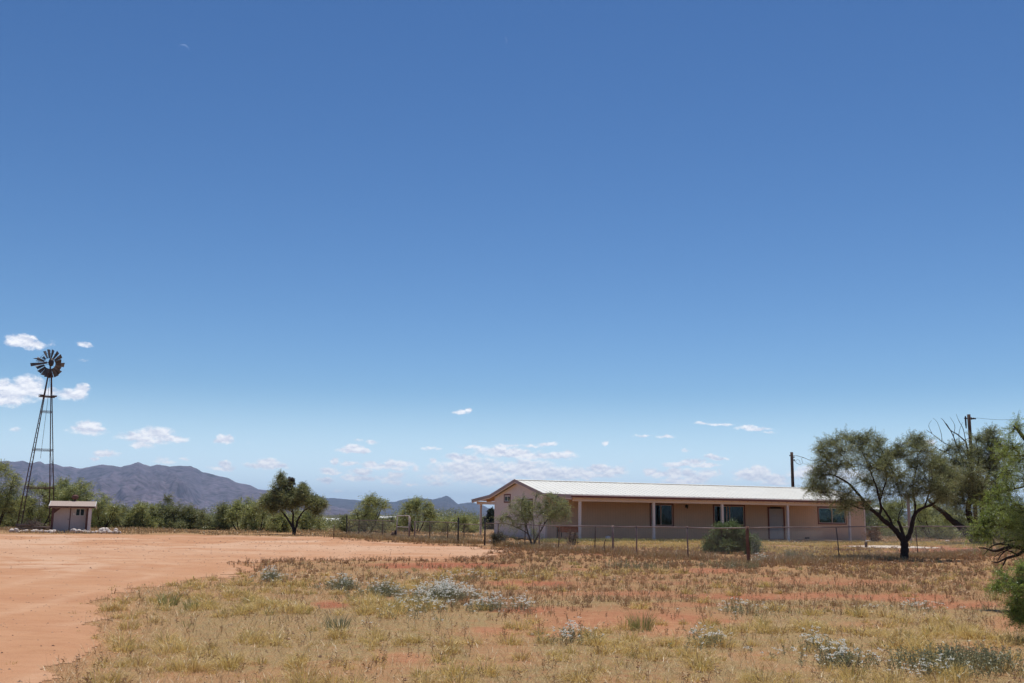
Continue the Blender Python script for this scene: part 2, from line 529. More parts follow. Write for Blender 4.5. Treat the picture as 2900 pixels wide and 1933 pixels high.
def sand_field(u, v, x, y):
    s = np.zeros_like(u)
    for (a, b, ra, rb, k) in SAND:
        q = ((u - a) / ra) ** 2 + ((v - b) / rb) ** 2
        s = np.maximum(s, k * np.clip(1.35 - q, 0, 1))
    n = fbm(x * 0.7, y * 0.7, 71, 4)
    s = np.clip(s * (0.5 + n) + sstep(0.60, 0.75, n) * 0.45, 0, 1)
    return s


def build_ground():
    az = np.concatenate([np.linspace(-180, -64, 24)[:-1], np.linspace(-64, -38, 40)[:-1], np.linspace(-38, 38, 520), np.linspace(38, 64, 40)[1:], np.linspace(64, 180, 24)[1:]])
    az = np.radians(az)[:-1]
    r = np.concatenate([[0.0], np.geomspace(2.0, 7.5, 14)[:-1], np.geomspace(7.5, 110, 330), np.geomspace(110, 21000, 70)[1:]])
    A, R = np.meshgrid(az, r, indexing='ij'); na, nr = A.shape
    X = R * np.sin(A); Y = R * np.cos(A); Z = hgt(X, Y)
    V = np.stack([X, Y, Z], -1).reshape(-1, 3)
    i, j = np.meshgrid(np.arange(na), np.arange(nr - 1), indexing='ij')
    i2 = (i + 1) % na
    F = np.stack([i * nr + j, i2 * nr + j, i2 * nr + j + 1, i * nr + j + 1], -1).reshape(-1, 4)[:, ::-1]
    mb = MB(); mb.add(V, F)
    # --- soil material: bare sand, red earth, dead-straw litter
    t = NT('desert_soil'); P = t.pos()
    n1 = t.noise(P, 0.55, 6, 0.6); n2 = t.noise(P, 7.0, 6, 0.65); n3 = t.noise(P, 60.0, 4, 0.7); n4 = t.noise(P, 0.11, 3)
    sand = t.ramp(n2, [(0.25, (0.36, 0.16, 0.075)), (0.55, (0.46, 0.235, 0.122)), (0.8, (0.52, 0.29, 0.16))])
    red = t.ramp(n2, [(0.3, (0.27, 0.085, 0.045)), (0.7, (0.40, 0.155, 0.08))])
    lit = t.ramp(n3, [(0.25, (0.14, 0.088, 0.042)), (0.5, (0.31, 0.215, 0.10)), (0.75, (0.53, 0.405, 0.20))])
    at_c = t.n('ShaderNodeAttribute', attribute_name='cover'); at_r = t.n('ShaderNodeAttribute', attribute_name='red')
    fr = t.math('ADD', at_r.outputs['Fac'], t.math('MULTIPLY_ADD', n1, 1.4, -0.75), clamp=True)
    c = t.mix(fr, sand, red)
    fc = t.math('MULTIPLY', t.math('MULTIPLY', at_c.outputs['Fac'], 1.3), t.math('MULTIPLY_ADD', n2, 2.6, -0.45, clamp=True), clamp=True)
    c = t.mix(fc, c, lit)
    spk = t.math('GREATER_THAN', t.noise(P, 140.0, 2, 0.5), 0.69)
    c = t.mix(t.math('MULTIPLY', spk, 0.55), c, (0.16, 0.08, 0.05))
    # far scrub plain: grey green brush seen edge-on
    at_f = t.n('ShaderNodeAttribute', attribute_name='far')
    plain = t.ramp(t.noise(P, 0.012, 8, 0.7), [(0.35, (0.055, 0.06, 0.03)), (0.6, (0.12, 0.10, 0.06)), (0.75, (0.24, 0.17, 0.11))])
    c = t.mix(at_f.outputs['Fac'], c, plain)
    hb = t.math('ADD', t.math('MULTIPLY', n2, 1.0), t.math('MULTIPLY', n3, 0.35))
    t.principled(c, 0.95, t.bump(hb, 0.7, 0.05), spec=0.1)
    o = mb.build('ground', t.m, smooth=True); tag(o, kind='structure')
    x, y = V[:, 0], V[:, 1]
    u, v, w = project(x, y, V[:, 2])
    front = (w > 2) & (y < 120)
    s = np.where(front, sand_field(u, v, x, y), 0.3)
    dm = drive_mask(x, y)
    sd_ = soft_drive(x, y)
    cover = np.where(dm, 0.0, 0.78 * (1 - s) * (1 - sd_) ** 1.5)
    cover = np.where(v < 1700, cover * 0.72, cover)
    redf = np.where(front, 0.25 + 0.5 * sstep(1100, 1500, u) * sstep(1790, 1700, v) + 1.2 * np.exp(-((u - 1280) / 260) ** 2 - ((v - 1604) / 9) ** 2) + 0.8 * np.exp(-((u - 930) / 60) ** 2 - ((v - 1712) / 12) ** 2), 0.3)
    redf = np.where(dm, 0.0, redf) - 1.0 * sd_ * (v > 1620)
    far = sstep(85, 130, np.hypot(x, y))
    for nm, val in (('cover', cover), ('red', redf), ('far', far)):
        at_ = o.data.attributes.new(nm, 'FLOAT', 'POINT'); at_.data.foreach_set('value', val.astype(np.float32))
    # --- the bare dirt lot, its own sheet 4 mm above
    C = V.reshape(na, nr, 3)
    cx = (C[i, j, 0] + C[i2, j + 1, 0]) / 2; cy = (C[i, j, 1] + C[i2, j + 1, 1]) / 2
    k = drive_mask(cx, cy).reshape(-1)
    Fd = F[k]; used, inv = np.unique(Fd, return_inverse=True)
    Vd = V[used].copy(); Vd[:, 2] += 0.004 + 0.00012 * np.hypot(Vd[:, 0], Vd[:, 1])
    mb = MB(); mb.add(Vd, inv.reshape(-1, 4))
    t = NT('packed_sand'); P = t.pos()
    mp = t.n('ShaderNodeMapping'); mp.inputs['Scale'].default_value = (0.55, 1.0, 1.0); mp.inputs['Rotation'].default_value = (0, 0, 0.35); t.l(P, mp.inputs['Vector'])
    n1 = t.noise(mp.outputs['Vector'], 0.35, 5, 0.55); n2 = t.noise(P, 5.0, 6, 0.65); n3 = t.noise(P, 45.0, 4, 0.7); n5 = t.noise(mp.outputs['Vector'], 1.6, 5, 0.65)
    c = t.ramp(n1, [(0.28, (0.39, 0.175, 0.085)), (0.5, (0.475, 0.245, 0.128)), (0.72, (0.53, 0.315, 0.19))])
    c = t.mix(t.math('MULTIPLY', t.ramp(n5, [(0.42, (0, 0, 0)), (0.7, (1, 1, 1))]), 0.55), c, (0.53, 0.275, 0.155))
    c = t.mix(t.math('MULTIPLY_ADD', n2, 0.9, -0.2, clamp=True), c, (0.50, 0.285, 0.165))
    ap = t.n('ShaderNodeAttribute', attribute_name='pale')
    c = t.mix(ap.outputs['Fac'], c, (0.60, 0.40, 0.27))
    trk = t.n('ShaderNodeAttribute', attribute_name='track')
    c = t.mix(t.math('MULTIPLY', t.math('MULTIPLY', trk.outputs['Fac'], 0.55), t.math('MULTIPLY_ADD', n2, 1.5, 0.1, clamp=True)), c, (0.63, 0.41, 0.265))
    n6 = t.noise(mp.outputs['Vector'], 2.6, 6, 0.75)
    c = t.mix(t.math('MULTIPLY_ADD', n6, 1.8, -0.85, clamp=True), c, (0.33, 0.15, 0.075))
    spk = t.math('GREATER_THAN', n3, 0.615)
    c = t.mix(t.math('MULTIPLY', spk, 0.5), c, (0.28, 0.12, 0.065))
    spk2 = t.math('GREATER_THAN', t.noise(P, 90.0, 2), 0.70)
    c = t.mix(t.math('MULTIPLY', spk2, 0.6), c, (0.66, 0.47, 0.34))
    t.principled(c, 0.95, t.bump(t.math('ADD', n2, t.math('MULTIPLY', n3, 0.5)), 0.6, 0.03), spec=0.1)
    o = mb.build('dirt_road', t.m, smooth=True); tag(o, kind='structure')
    x, y = Vd[:, 0], Vd[:, 1]
    u, v, w = project(x, y, Vd[:, 2])
    n = fbm(x * .25, y * .25, 91, 4)
    pale = sstep(1600, 1545, v + (n - .5) * 60) * sstep(.42, .62, n + .12 * sstep(900, 1250, u)) * .75
    pale = np.maximum(pale, np.exp(-((u - 150) / 260) ** 2 - ((v - 1595) / 34) ** 2) * sstep(.35, .65, fbm(x * 1.2, y * 1.2, 95, 3)) * .8)
    # worn wheel tracks: the turn from the near left to the house gate
    trk = np.zeros_like(x)
    for off in (-0.8, 0.8, 2.2, 3.6):
        yc = 33 + off + 0.20 * x + .012 * (x + 8) ** 2 + (fbm(x * .15, x * 0, 93, 2) - .5) * 2.0
        trk = np.maximum(trk, np.exp(-((y - yc) / .28) ** 2) * .8)
        xc = -7.5 + off * 1.3 - .10 * y + (fbm(y * .12, y * 0, 97, 2) - .5) * 1.6
        trk = np.maximum(trk, np.exp(-((x - xc) / .22) ** 2) * .7)
    trk = trk * sstep(.3, .6, fbm(x * .8, y * .8, 99, 3))
    for nm, val in (('pale', pale), ('track', trk)):
        at_ = o.data.attributes.new(nm, 'FLOAT', 'POINT'); at_.data.foreach_set('value', val.astype(np.float32))


build_ground()

# ------------------------------------------------------------------ mountains
RIDGE1 = [(-1400, 1330), (-900, 1290), (-500, 1300), (-250, 1285), (-100, 1300), (0, 1308), (21, 1305), (42, 1307), (64, 1304), (81, 1311), (96, 1309), (113, 1306), (127, 1314), (144, 1312), (161, 1315), (178, 1322), (200, 1321), (225, 1326), (246, 1323), (272, 1317), (293, 1315), (319, 1318),
          (344, 1321), (370, 1316), (391, 1309), (408, 1314), (425, 1320), (446, 1315), (467, 1318), (480, 1321), (506, 1318), (540, 1319), (557, 1326), (574, 1336), (595, 1341), (625, 1349), (650, 1355), (667, 1366), (688, 1369), (710, 1374), (731, 1385), (752, 1386), (775, 1391), (810, 1399), (850, 1410), (900, 1422), (960, 1436), (1050, 1450)]
RIDGE2 = [(500, 1420), (700, 1402), (800, 1398), (888, 1402), (900, 1403), (920, 1410), (950, 1410), (975, 1412), (999, 1414), (1036, 1419), (1070, 1425), (1087, 1422), (1118, 1421), (1138, 1415), (1158, 1411), (1179, 1410), (1206, 1411), (1226, 1413), (1243, 1409), (1254, 1406), (1265, 1404), (1274, 1407), (1283, 1415), (1291, 1422),
          (1298, 1427), (1315, 1425), (1332, 1422), (1349, 1425), (1366, 1430), (1383, 1437), (1400, 1440), (1440, 1447), (1500, 1455)]
RIDGE3 = [(1480, 1452), (1800, 1448), (2100, 1450), (2400, 1452), (2560, 1447), (2660, 1444), (2740, 1438), (2800, 1436), (2850, 1440), (2950, 1433), (3200, 1425), (3800, 1440)]


def mountain(name, ridge, Ymid, depth, seed, c_lo, c_hi, relief):
    az = []; tl = []
    for (u, v) in ridge:
        d = ray(u, v); az.append(math.atan2(d.x, d.y)); tl.append(d.z / math.hypot(d.x, d.y))
    az = np.array(az); tl = np.array(tl)
    na = 700; ns = 120
    A = np.linspace(az[0], az[-1], na)
    tan = np.interp(A, az, tl)
    # crest roughness between the measured points
    tan = tan + (fbm(A * 190, A * 0, seed, 3) - 0.5) * 0.0011
    S = np.linspace(0, 1, ns)
    AA, SS = np.meshgrid(A, S, indexing='ij')
    wig = (fbm(AA * 14, AA * 0 + 3, seed + 4, 3) - 0.5)
    R = Ymid - depth * (1 - SS) * (1 + 0.3 * wig)
    RB = Ymid
    top = (tan * RB + EYE)[:, None]
    # spurs and gullies that run down from the crest
    a1 = AA * Ymid / 1000.0
    warp = (fbm(a1 * 1.3, SS * 3.0, seed + 8, 3) - 0.5) * 1.1
    rid = 1 - np.abs(2 * fbm(a1 * 1.9 + warp + SS * 0.35, SS * 1.1, seed + 2, 4) - 1)
    rid2 = 1 - np.abs(2 * fbm(a1 * 6 + warp * 2, SS * 3.5, seed + 6, 4) - 1)
    prof = SS ** 1.55 * 0.80 + 0.20 * SS ** 4
    amp = relief * SS * (1 - SS) * 3.2
    H = top * (prof * (1 - 0.0) + amp * ((rid - 0.72) * 0.85 + (rid2 - 0.7) * 0.28))
    # never rise above the line of sight of the crest
    H = np.minimum(H, (tan[:, None] * 0.992 * R + EYE) * 1.0 + (SS >= 1) * 1e6)
    H[:, -1] = (tan * RB + EYE)
    H = np.maximum(H, -5.0) - 6 * (SS == 0)
    X = R * np.sin(AA); Y = R * np.cos(AA)
    # the far side falls away again
    Rb = Ymid + np.linspace(0.05, 1, 10) * depth * 0.8
    Xb = np.sin(A)[:, None] * Rb; Yb = np.cos(A)[:, None] * Rb
    Hb = top * (1 - np.linspace(0.05, 1, 10)) ** 1.2 - 8
    X = np.hstack([X, Xb]); Y = np.hstack([Y, Yb]); H = np.hstack([H, Hb])
    nn = X.shape[1]
    V = np.stack([X, Y, H], -1).reshape(-1, 3)
    i, j = np.meshgrid(np.arange(na - 1), np.arange(nn - 1), indexing='ij')
    F = np.stack([i * nn + j, (i + 1) * nn + j, (i + 1) * nn + j + 1, i * nn + j + 1], -1).reshape(-1, 4)
    mb = MB(); mb.add(V, F)
    t = NT(name + '_rock'); P = t.pos()
    n1 = t.noise(P, 0.0028, 7, 0.62); n2 = t.noise(P, 0.02, 7, 0.7)
    c = t.ramp(n1, [(0.3, c_lo), (0.7, c_hi)])  # rock tones lean blue-violet: part of the distance haze is in the colour
    c = t.mix(t.ramp(n2, [(0.46, (0, 0, 0)), (0.60, (0.85, 0.85, 0.85))]), c, tuple(x * 0.42 for x in (c_lo[0] * .9, c_lo[1] * 1.05, c_lo[2] * .8)))
    c = t.mix(t.ramp(t.noise(P, 0.007, 5, 0.6), [(0.60, (0, 0, 0)), (0.72, (0.5, 0.5, 0.5))]), c, tuple(x * 1.6 for x in c_hi))
    t.principled(c, 1.0, t.bump(t.math('ADD', n2, n1), 0.8, 14.0), spec=0.0)
    o = mb.build(name, t.m, smooth=True); tag(o, kind='structure')
    return o


mountain('mountain', RIDGE1, 8000, 4200, 3, (0.125, 0.108, 0.145), (0.215, 0.175, 0.215), 0.95)
mountain('mountain', RIDGE2, 11500, 5200, 23, (0.085, 0.075, 0.092), (0.14, 0.12, 0.14), 0.6)
mountain('mountain', RIDGE3, 14000, 5000, 43, (0.085, 0.075, 0.092), (0.14, 0.12, 0.14), 0.5)

# ------------------------------------------------------------------ the air between here and the mountains
t = NT('air')
pv = t.n('ShaderNodeVolumePrincipled'); pv.inputs['Color'].default_value = (*HAZE_C, 1); pv.inputs['Density'].default_value = HAZE_D
pv.inputs['Anisotropy'].default_value = 0.0
t.l(pv.outputs[0], t.out.inputs['Volume'])
mb = MB(); mb.box(-21500, 21500, -21500, 21500, -8.0, 420)
hz = mb.build('haze', t.m); tag(hz, kind='stuff')
# ------------------------------------------------------------------ shared plain materials
M_PINK = None


def siding(name, base, groove_dark=0.7):
    t = NT(name); v = t.obj()
    sp = t.n('ShaderNodeSeparateXYZ'); t.l(v, sp.inputs[0])
    s = t.math('ADD', sp.outputs[0], sp.outputs[1])
    fr = t.math('FRACT', t.math('MULTIPLY', s, 1 / 0.2032))
    gv = t.math('LESS_THAN', fr, 0.07)
    n = t.noise(v, 1.3, 6, 0.65); n2 = t.noise(v, 14, 4)
    c = t.ramp(n, [(0.3, tuple(x * 0.9 for x in base)), (0.7, base)])
    c = t.mix(t.math('MULTIPLY', n2, 0.12), c, (0.45, 0.3, 0.22))
    # dust splashed along the foot of the wall
    low = t.math('MULTIPLY', t.math('SUBTRACT', 0.6, sp.outputs[2], clamp=True), t.math('MULTIPLY', n2, 1.1), clamp=True)
    c = t.mix(low, c, (0.42, 0.24, 0.15))
    c = t.mix(gv, c, tuple(x * groove_dark for x in base))
    h = t.math('SUBTRACT', t.math('MULTIPLY', n2, 0.3), gv)
    t.principled(c, 0.85, t.bump(h, 0.4, 0.01), spec=0.2)
    return t.m


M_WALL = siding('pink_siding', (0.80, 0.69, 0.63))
M_ROOF = simple('white_roof_sheet', (0.74, 0.715, 0.63), (0.80, 0.775, 0.69), 0.6, 0.42, 0.05, spec=0.4)
M_WALLF = siding('porch_shade_siding', (0.74, 0.53, 0.38))  # the gable's siding again, with the porch shade put into its colour
M_ROOFD = simple('dusty_roof_sheet', (0.60, 0.47, 0.41), (0.68, 0.56, 0.49), 0.8, 0.5, 0.05, spec=0.4)
M_FASCIA = simple('rake_metal', (0.33, 0.235, 0.215), (0.40, 0.29, 0.265), 1.2, 0.5, 0.05)
M_RED = simple('oxide_trim', (0.16, 0.055, 0.045), (0.22, 0.08, 0.06), 2.0, 0.7, 0.1)
M_BEAM = simple('painted_beam', (0.68, 0.545, 0.455), (0.76, 0.63, 0.54), 1.2, 0.75, 0.1, stretch=(0.3, 1, 1))
M_COLM = simple('painted_post', (0.74, 0.64, 0.58), (0.80, 0.71, 0.65), 2.2, 0.75, 0.1)
M_SOFFIT = simple('bare_pine', (0.52, 0.28, 0.10), (0.66, 0.38, 0.15), 2.0, 0.75, 0.1, stretch=(0.2, 2, 1))
M_CONC = simple('porch_concrete', (0.42, 0.33, 0.25), (0.52, 0.42, 0.33), 2.0, 0.9, 0.3)
M_WHITE = simple('white_vinyl', (0.62, 0.61, 0.59), (0.70, 0.69, 0.67), 3.0, 0.5, 0.02)
M_BLACK = simple('black_metal', (0.015, 0.013, 0.012), (0.04, 0.03, 0.03), 6, 0.5, 0.1)
M_DOOR = simple('grey_white_door', (0.40, 0.38, 0.38), (0.47, 0.45, 0.45), 1.5, 0.5, 0.03)


def glass_mat():
    t = NT('window_glass')
    n = t.noise(t.obj(), 1.1, 3)
    b = t.bump(n, 0.06, 0.05)
    d = t.n('ShaderNodeBsdfTransparent'); d.inputs['Color'].default_value = (0.34, 0.40, 0.36, 1)
    g = t.n('ShaderNodeBsdfGlossy'); g.inputs['Roughness'].default_value = 0.04; g.inputs['Color'].default_value = (0.8, 0.85, 0.85, 1)
    t.l(b, g.inputs['Normal'])
    f = t.n('ShaderNodeFresnel'); f.inputs['IOR'].default_value = 1.6
    k = t.n('ShaderNodeMixShader'); t.l(t.math('MULTIPLY_ADD', f.outputs[0], 0.6, 0.0, clamp=True), k.inputs[0]); t.l(d.outputs[0], k.inputs[1]); t.l(g.outputs[0], k.inputs[2])
    t.l(k.outputs[0], t.out.inputs['Surface'])
    return t.m


M_GLASS = glass_mat()

# ------------------------------------------------------------------ the house: local x along the front, y to the back
HA = D2R(22.4); E1 = Vector((math.cos(HA), math.sin(HA), 0)); E2 = Vector((-math.sin(HA), math.cos(HA), 0))
_c1 = at(1642, 1532, 65.6)
HB = Vector((_c1.x, _c1.y, 0)) - E1 * 0.5        # beam end on the column line
HZ = 0.0


def h_uv(u, v, ly):
    """photo pixel -> (x, z) on the house plane y = ly"""
    d = ray(u, v); o = Vector((0, 0, EYE)) - HB
    t_ = (ly - o.dot(E2)) / d.dot(E2)
    p = o + d * t_
    return p.dot(E1), p.z


def h_gable(u, v):
    d = ray(u, v); o = Vector((0, 0, EYE)) - HB
    t_ = (0 - o.dot(E1)) / d.dot(E1)
    p = o + d * t_
    return p.dot(E2), p.z


YW = h_gable(1545, 1500)[0]; YK = h_gable(1400.5, 1480)[0]; YE2 = h_gable(1350, 1480)[0]
YR = (YW + YK) / 2; ZR = h_gable(1467.5, 1361)[1]
XE = h_uv(2452.5, 1500, YW)[0]
ZBEAM = h_uv(1642, 1419, 0)[1]
print('HOUSE', YW, YK, YE2, YR, ZR, XE, ZBEAM, h_gable(1545, 1398), h_gable(1400, 1396), [h_uv(u, 1530, 0)[0] for u in (1642, 1852, 2047, 2233, 2408, 2571)])

house = thing('ranch_house', 'long single storey pink ranch house with white metal roof and deep front porch', 'house', HB, HA)
Z0 = -0.12
ZW = h_gable(1545, 1399.5)[1]           # wall top at the porch junction
OH = 0.35                                # rake overhang
X0, X1 = -OH, XE + OH
cols = [h_uv(u, 1530, 0)[0] for u in (1642, 1852, 2047, 2233, 2408)]
XP = cols[4] + 0.42
ZE = ZBEAM + 0.36                        # sheet at the eave
YF = -0.45                               # front eave


def wall_panel(mb, xs, y, z0, z1, holes, th=0.14):
    """front wall with real openings, as boxes around the holes"""
    xs0, xs1 = xs
    cuts = sorted(holes)
    x = xs0
    for (a, b, c, d) in cuts:            # x0 x1 z0 z1
        mb.box(x, a, y, y + th, z0, z1)
        if c > z0: mb.box(a, b, y, y + th, z0, c)
        if d < z1: mb.box(a, b, y, y + th, d, z1)
        x = b
    mb.box(x, xs1, y, y + th, z0, z1)


def hole(u0, u1, vb, vt, y, ztop=None):
    xa, _ = h_uv(u0, vb, y); xb, zb = h_uv(u1, vb, y); zt = h_uv((u0 + u1) / 2, vt, y)[1]
    return [xa, xb, zb, zt if ztop is None else ztop]


ZTOPW = 2.52
W1 = hole(1843, 1905, 1488, 1436, YW, ZTOPW); W2 = hole(2023, 2108, 1487, 1436, YW, ZTOPW)
DR = hole(2180, 2221, 1529, 1440, YW, 2.38); W3 = hole(2319, 2395, 1482, 1438, YW, ZTOPW)
DR[2] = 0.10
front_holes = [W1, W2, DR, W3]
gsm = sorted([h_gable(1429, 1419.5), h_gable(1445, 1402)]); GW1 = [min(a[0] for a in gsm), max(a[0] for a in gsm), min(a[1] for a in gsm), max(a[1] for a in gsm)]
gsm = [h_gable(1478, 1467), h_gable(1507, 1415.5)]; GW2 = [min(a[0] for a in gsm), max(a[0] for a in gsm), min(a[1] for a in gsm), max(a[1] for a in gsm)]
print('holes', front_holes, GW1, GW2)

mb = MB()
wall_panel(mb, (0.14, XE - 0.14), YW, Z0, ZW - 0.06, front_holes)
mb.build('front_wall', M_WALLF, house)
mb = MB()
# gable end with two openings, then the triangle above
y = YW; zt = ZW - 0.06
for (a, b, c, d) in sorted([GW1, GW2]):
    mb.box(0, 0.14, y, a, Z0, zt); mb.box(0, 0.14, a, b, Z0, c); mb.box(0, 0.14, a, b, d, zt); y = b
mb.box(0, 0.14, y, YK, Z0, zt)
for xx in (0.0, XE - 0.14):
    mb.prism([(xx, YW, zt), (xx, YK, zt), (xx, YR, ZR - 0.10)], (0.14, 0, 0))
mb.box(0.14, XE - 0.14, YK - 0.14, YK, Z0, zt)
mb.box(XE - 0.14, XE, YW, YK, Z0, zt)
mb.box(-0.012, 0.0, YW + 0.0, YK, zt - 0.01, zt + 0.02)        # drip strip across the gable
mb.box(-0.02, 0.06, YW - 0.02, YW + 0.09, Z0, zt)              # corner boards
mb.box(-0.02, 0.06, YK - 0.09, YK + 0.02, Z0, zt)
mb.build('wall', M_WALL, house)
# rooms behind the glass are dark
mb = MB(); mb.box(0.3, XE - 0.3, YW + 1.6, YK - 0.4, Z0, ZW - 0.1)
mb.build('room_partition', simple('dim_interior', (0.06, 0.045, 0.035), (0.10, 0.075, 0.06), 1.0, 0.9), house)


def ribbed(mb, x0, x1, ya, za, yb, zb, pitch=0.42, th=0.03):
    """sheet sloping from (ya, za) to (yb, zb) with standing ribs"""
    mb.prism([(x0, ya, za), (x0, yb, zb), (x0, yb, zb - th), (x0, ya, za - th)], (x1 - x0, 0, 0))
    n = int((x1 - x0) / pitch)
    for i in range(n + 1):
        x = x0 + 0.1 + i * pitch
        if x > x1 - 0.06: break
        w, h = 0.024, 0.026
        P = [(x - w, ya, za + .001), (x - w * .45, ya, za + h), (x + w * .45, ya, za + h), (x + w, ya, za + .001)]
        mb.prism(P, (0, yb - ya, zb - za))


# main roof overlaps the porch sheets
s_m = (ZR - (ZW + 0.02)) / (YR - YW)
yo = 0.28
roof = MB()
ribbed(roof, X0, X1, YW - yo, ZW + 0.115 - s_m * yo * 0.9, YR, ZR + 0.055)
ribbed(roof, X0, X1, YK + yo, ZW + 0.09 - s_m * yo * 0.9, YR, ZR + 0.055)
r_o = roof.build('roof', M_ROOF, house)
mb = MB()
for sgn in (-1, 1):
    a = (X0 - .01, YR, ZR + 0.105); b = (X0 - .01, YR + sgn * 0.22, ZR + 0.105 - 0.22 * s_m)
    mb.prism([a, b, (b[0], b[1], b[2] - .012), (a[0], a[1], a[2] - .012)], (X1 - X0 + .02, 0, 0))
mb.build('ridge_cap', M_ROOF, r_o)
mb = MB()
zj = ZW - 0.005
ribbed(mb, X0, XP, YF, ZE, YW + 0.2, zj + 0.012)
mb.build('porch_roof', M_ROOFD, house)
mb = MB()
ZE2 = h_gable(1347, 1415)[1] + 0.0
YB = YE2 + 0.30
ribbed(mb, X0, X1, YB, ZE2, YK - 0.2, zj + 0.012)
mb.build('back_porch_roof', M_ROOFD, house)
# soffits of bare pine under both porches
mb = MB()
for (ya, za, yb, xr) in ((YF + .03, ZE, YW, XP), (YB - .03, ZE2, YK, X1)):
    mb.prism([(0.0 - OH + .02, ya, za - .05), (0.0 - OH + .02, yb, zj - .05), (0.0 - OH + .02, yb, zj - .075), (0.0 - OH + .02, ya, za - .075)], (xr - X0 - .04, 0, 0))
    n = 34
    for i in range(n):
        x = 0.05 + i * (xr - .1) / n
        if i in (0,): continue
        dy = yb - ya
        mb.prism([(x, ya + dy * .04, za - .076), (x, yb - dy * .02, zj - .076), (x, yb - dy * .02, zj - .20), (x, ya + dy * .04, za - .17)], (0.045, 0, 0))
mb.build('soffit', M_SOFFIT, house)
# rake trim on both gable ends, following the break of the slope
Q = [(YF - .02, ZE + .035), (YW - yo, ZW + 0.15 - s_m * yo * .9), (YR, ZR + 0.115), (YK + yo, ZW + 0.15 - s_m * yo * .9), (YB + .02, ZE2 + .035)]
for xx, ks in ((X0 - 0.03, (0, 1, 2, 3)), (X1, (1, 2, 3)), (XP, (0,))):
    mb = MB(); m2 = MB()
    for k in ks:
        (ya, za), (yb, zb) = Q[k], Q[k + 1]
        mb.prism([(xx, ya, za), (xx, yb, zb), (xx, yb, zb - .21), (xx, ya, za - .21)], (0.03, 0, 0))
        m2.prism([(xx + .032, ya, za - .18), (xx + .032, yb, zb - .18), (xx + .032, yb, zb - .29), (xx + .032, ya, za - .29)], (0.03, 0, 0))
    mb.build('rake_trim', M_FASCIA, house); m2.build('barge_board', M_BEAM, house)
# red eave flashing, beam, posts
mb = MB(); mb.box(X0 + .002, XP - .002, YF - 0.035, YF - .005, ZE - 0.125, ZE + 0.012)
mb.build('eave_flashing', M_RED, house)
mb = MB(); mb.bbox(0.0, XP - .05, -0.09, 0.09, ZBEAM, ZBEAM + 0.225, 0.012)
mb.build('porch_beam', M_BEAM, house)
mb = MB(); mb.box(X0 + .03, XP - .03, YF + .02, YF + .06, ZE - .15, ZE - .035); mb.box(X0 + .03, XP - .06, -.05, 0.05, ZBEAM + .227, ZE - .06)
mb.build('sub_fascia', M_BEAM, house)
yb2 = YE2 - 0.0
mb = MB(); mb.bbox(0.0, XE + .4, yb2 - .09, yb2 + .09, ZE2 - 0.36, ZE2 - .14, .012); mb.box(0.002, 0.12, YK + .01, yb2 - .091, ZE2 - .38, ZE2 - .16)
mb.build('back_porch_beam', M_BEAM, house)
for x in cols:
    mb = MB(); mb.bbox(x - .075, x + .075, -.075, .075, Z0, ZBEAM - .002, .012); mb.box(x - .10, x + .10, -.10, .10, Z0, 0.13)
    o = mb.build('porch_post', M_COLM, house)
for x in (0.35, 9.0, 18.0, 27.0):
    mb = MB(); mb.bbox(x - .07, x + .07, yb2 - .07, yb2 + .07, Z0, ZE2 - .365, .012)
    mb.build('back_porch_post', M_COLM, house)
mb = MB(); mb.bbox(-0.1, XP, -0.35, YW - .001, -0.3, 0.075, .02)
mb.build('porch_slab', M_CONC, house)


def window(face, a, b, c, d, parts=2, trim=0.085, name='window', mull=None):
    """face 'front' or 'gable'; opening a..b (along), c..d (up)"""
    def B(mb, p0, p1, o0, o1, z0, z1):      # p along the wall, o outwards
        if face == 'front': mb.box(p0, p1, YW - o1, YW - o0, z0, z1)
        else: mb.box(-o1, -o0, p0, p1, z0, z1)
    tr = MB()
    B(tr, a - trim, a + .004, 0, .03, c - trim, d + trim); B(tr, b - .004, b + trim, 0, .03, c - trim, d + trim)
    B(tr, a + .004, b - .004, 0, .03, d - .004, d + trim); B(tr, a + .004, b - .004, 0, .03, c - trim, c + .004)
    w = tr.build(name, M_RED, house)
    fr = MB(); f = .045
    a2, b2, c2, d2 = a + .006, b - .006, c + .006, d - .006
    B(fr, a2, a2 + f, -.08, .012, c2, d2); B(fr, b2 - f, b2, -.08, .012, c2, d2)
    B(fr, a2 + f, b2 - f, -.08, .012, d2 - f, d2); B(fr, a2 + f, b2 - f, -.08, .012, c2, c2 + f)
    mm = mull if mull is not None else [(a + b) / 2]
    for m_ in mm: B(fr, m_ - f * .6, m_ + f * .6, -.07, .008, c2 + f, d2 - f)
    fr.build('frame', M_WHITE if face == 'gable' else M_BEAM, w)
    edges = [a2 + f] + list(mm) + [b2 - f]
    for k in range(len(edges) - 1):
        g = MB(); p0 = edges[k] + (f * .6 if k else 0) - .004; p1 = edges[k + 1] - (f * .6 if k < len(edges) - 2 else 0) + .004
        B(g, p0, p1, -.05 + .012 * (k % 2), -.035 + .012 * (k % 2), c2 + f - .004, d2 - f + .004)
        g.build('pane', M_GLASS, w)
    return w


window('front', *W1, mull=[W1[0] + (W1[1] - W1[0]) * .47])
l2 = W2[1] - W2[0]
window('front', *W2, mull=[W2[0] + l2 * .42, W2[0] + l2 * .52])
window('front', *W3)
window('gable', *GW1, trim=.10)
window('gable', *GW2, trim=.10)
# curtains seen inside the left panes
M_CURT = simple('sheer_curtain', (0.40, 0.46, 0.40), (0.52, 0.58, 0.52), 9, 0.9, 0.2, stretch=(3, 1, .1))
